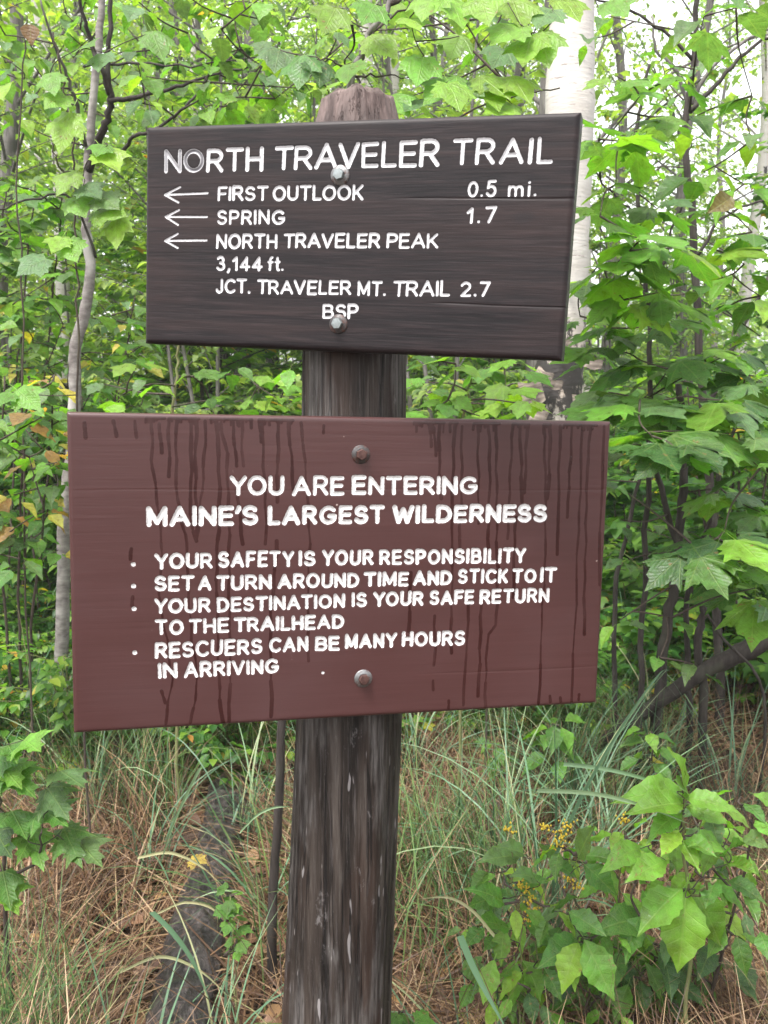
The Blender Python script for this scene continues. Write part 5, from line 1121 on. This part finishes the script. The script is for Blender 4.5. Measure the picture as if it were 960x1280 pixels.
def rotting_log():
    c = crv([Vector((x, y, gzf(x, y) + .02)) for x, y in LOG], 30); n = 72; k = len(c); V = []; e = empty('rotting_log', c[0]); L = 0
    for i, p in enumerate(c):
        t = (c[min(i + 1, k - 1)] - c[max(i - 1, 0)]).normalized(); a = t.cross(Vector((0, 0, 1))).normalized(); b_ = a.cross(t); L += (p - c[i - 1]).length if i else 0
        th = np.linspace(0, 2 * np.pi, n, endpoint=False); u = th / (2 * np.pi)
        r_ = lerp(.088, .068, i / (k - 1)) * (1 + .10 * vnoise(u * 5, u * 0 + L * 3, 5)) + .016 * np.maximum(vnoise(u * 14, u * 0 + L * 13, 14), -.1) + .012 * vnoise(u * 30, u * 0 + L * 34 + 9, 30) - .010 * (vnoise(u * 9 + 3, u * 0 + L * 5, 9) > .22)
        for j in range(n): V.append(tuple(p - e.location + a * float(r_[j] * math.cos(th[j])) + b_ * float(r_[j] * math.sin(th[j]))))
    F = [(i * n + j, i * n + (j + 1) % n, (i + 1) * n + (j + 1) % n, (i + 1) * n + j) for i in range(k - 1) for j in range(n)] + [tuple(range(n - 1, -1, -1)), tuple((k - 1) * n + j for j in range(n))]
    b = MB(); b.add(V, F); b.build('trunk', ML, e); tag(e, 'dark mossy rotting log lying in the dead grass at the bottom left', 'log')
rotting_log()
p0, p1, p2 = at(1010, 765, 3.1), at(935, 812, 3.1), at(862, 850, 3.15)
ground_log('fallen_branch', 'dark fallen branch slanting down at the right edge', [p0, p1, p2, (p2.x - .45, p2.y + .15, gzf(p2.x - .45, 3.3) + .02)], .042, .022, M['bark_dark'], 12)
for P, r_, lab in (([(340, 1140), (348, 1020), (352, 900), (355, 840)], .013, 'thin dark dead stake standing just left of the post'), ([(955, 870), (905, 800), (880, 760)], .006, 'thin bare fallen twig by the dark stems on the right')):
    pts = A(P, 2.05 if r_ > .01 else 3.0); q = pts[0]; e = empty('dead_stick', q); c = crv([Vector((q.x, q.y, gzf(q.x, q.y) - .03))] + pts, 5, rg, .002); loc_tube(e, c, taper(len(c), r_, r_ * .7), M['bark_dark'], 'stick', 8, rg, .06); tag(e, lab, 'stick')
def litter():
    rn = np.random.default_rng(88); n = 9000; Y = 1.2 + 8 * rn.random(n) ** 1.3; X = rn.uniform(-.62, .62, n) * (Y + .4); P = np.stack([X, Y, gz(X, Y) + rn.uniform(.003, .03, n)], 1)
    a = rn.uniform(0, 6.28, n); D = np.stack([np.cos(a), np.sin(a), rn.uniform(-.2, .2, n)], 1); N = np.stack([rn.uniform(-.4, .4, n), rn.uniform(-.4, .4, n), np.ones(n)], 1)
    mt = m_foliage('dead_leaves', [(0, (.07, .035, .02)), (.5, (.16, .085, .045)), (.8, (.26, .16, .09)), (.97, (.34, .20, .07)), (1, (.42, .32, .08))], .1, .6)
    b = MB(); scatter(b, L_OV, P, D, N, rn.uniform(.035, .075, n), rn.uniform(0, 1, n), rn); tag(b.build('leaf_litter', mt), 'brown fallen leaves littering the ground under the grass', 'leaf litter', None, 'stuff')
litter()
def fallen(x, y, Y, z, L, colr, lab, kinds, seed):
    rgx = random.Random(seed); p = at(x, y, Y); p.z = z if z is not None else gzf(p.x, p.y) + .03; e = empty('fallen_leaf', p); a = rgx.uniform(-.5, .5)
    leaf(e, kinds, p, p + Vector((math.cos(a), math.sin(a), .04)) * L, colr, rgx, (0, -.3, 1)); tag(e, lab, 'leaf')
lx = -.525
fallen(238, 1082, 2.5, gzf(lx, 2.5) + .100, .062, (.50, .36, .07), 'yellow fallen leaf lying on top of the rotting log', K_MP, 1)
fallen(60, 1105, 2.2, None, .07, ORA, 'orange-brown fallen leaf in the grass at the bottom left', K_OV, 2)
fallen(160, 900, 3.4, None, .08, (.40, .22, .14), 'pinkish fallen leaf below the left corner of the lower sign', K_OV, 3)
fallen(520, 1180, 2.1, None, .08, (.34, .22, .15), 'dull tan fallen leaf right of the post in the dead grass', K_OV, 4)

# ------------------------------------------------------------------ thin scattering box, added to imitate the washed-out veil of lens glare
hz = NT('glare_volume'); hv = hz.n('ShaderNodeVolumePrincipled', {'Color': (.96, .98, 1.0), 'Density': VEIL_DENSITY, 'Anisotropy': .0}); hz.t.links.new(hv.outputs[0], hz.out.inputs['Volume'])
b = MB(); V = [(x, y, z) for x in (-124, 124) for y in (-24, 144) for z in (-1.6, 26)]
b.add(V, [(0, 1, 3, 2), (4, 6, 7, 5), (0, 4, 5, 1), (2, 3, 7, 6), (0, 2, 6, 4), (1, 5, 7, 3)]); tag(b.build('glare_veil', hz.m, None, False), kind='stuff')
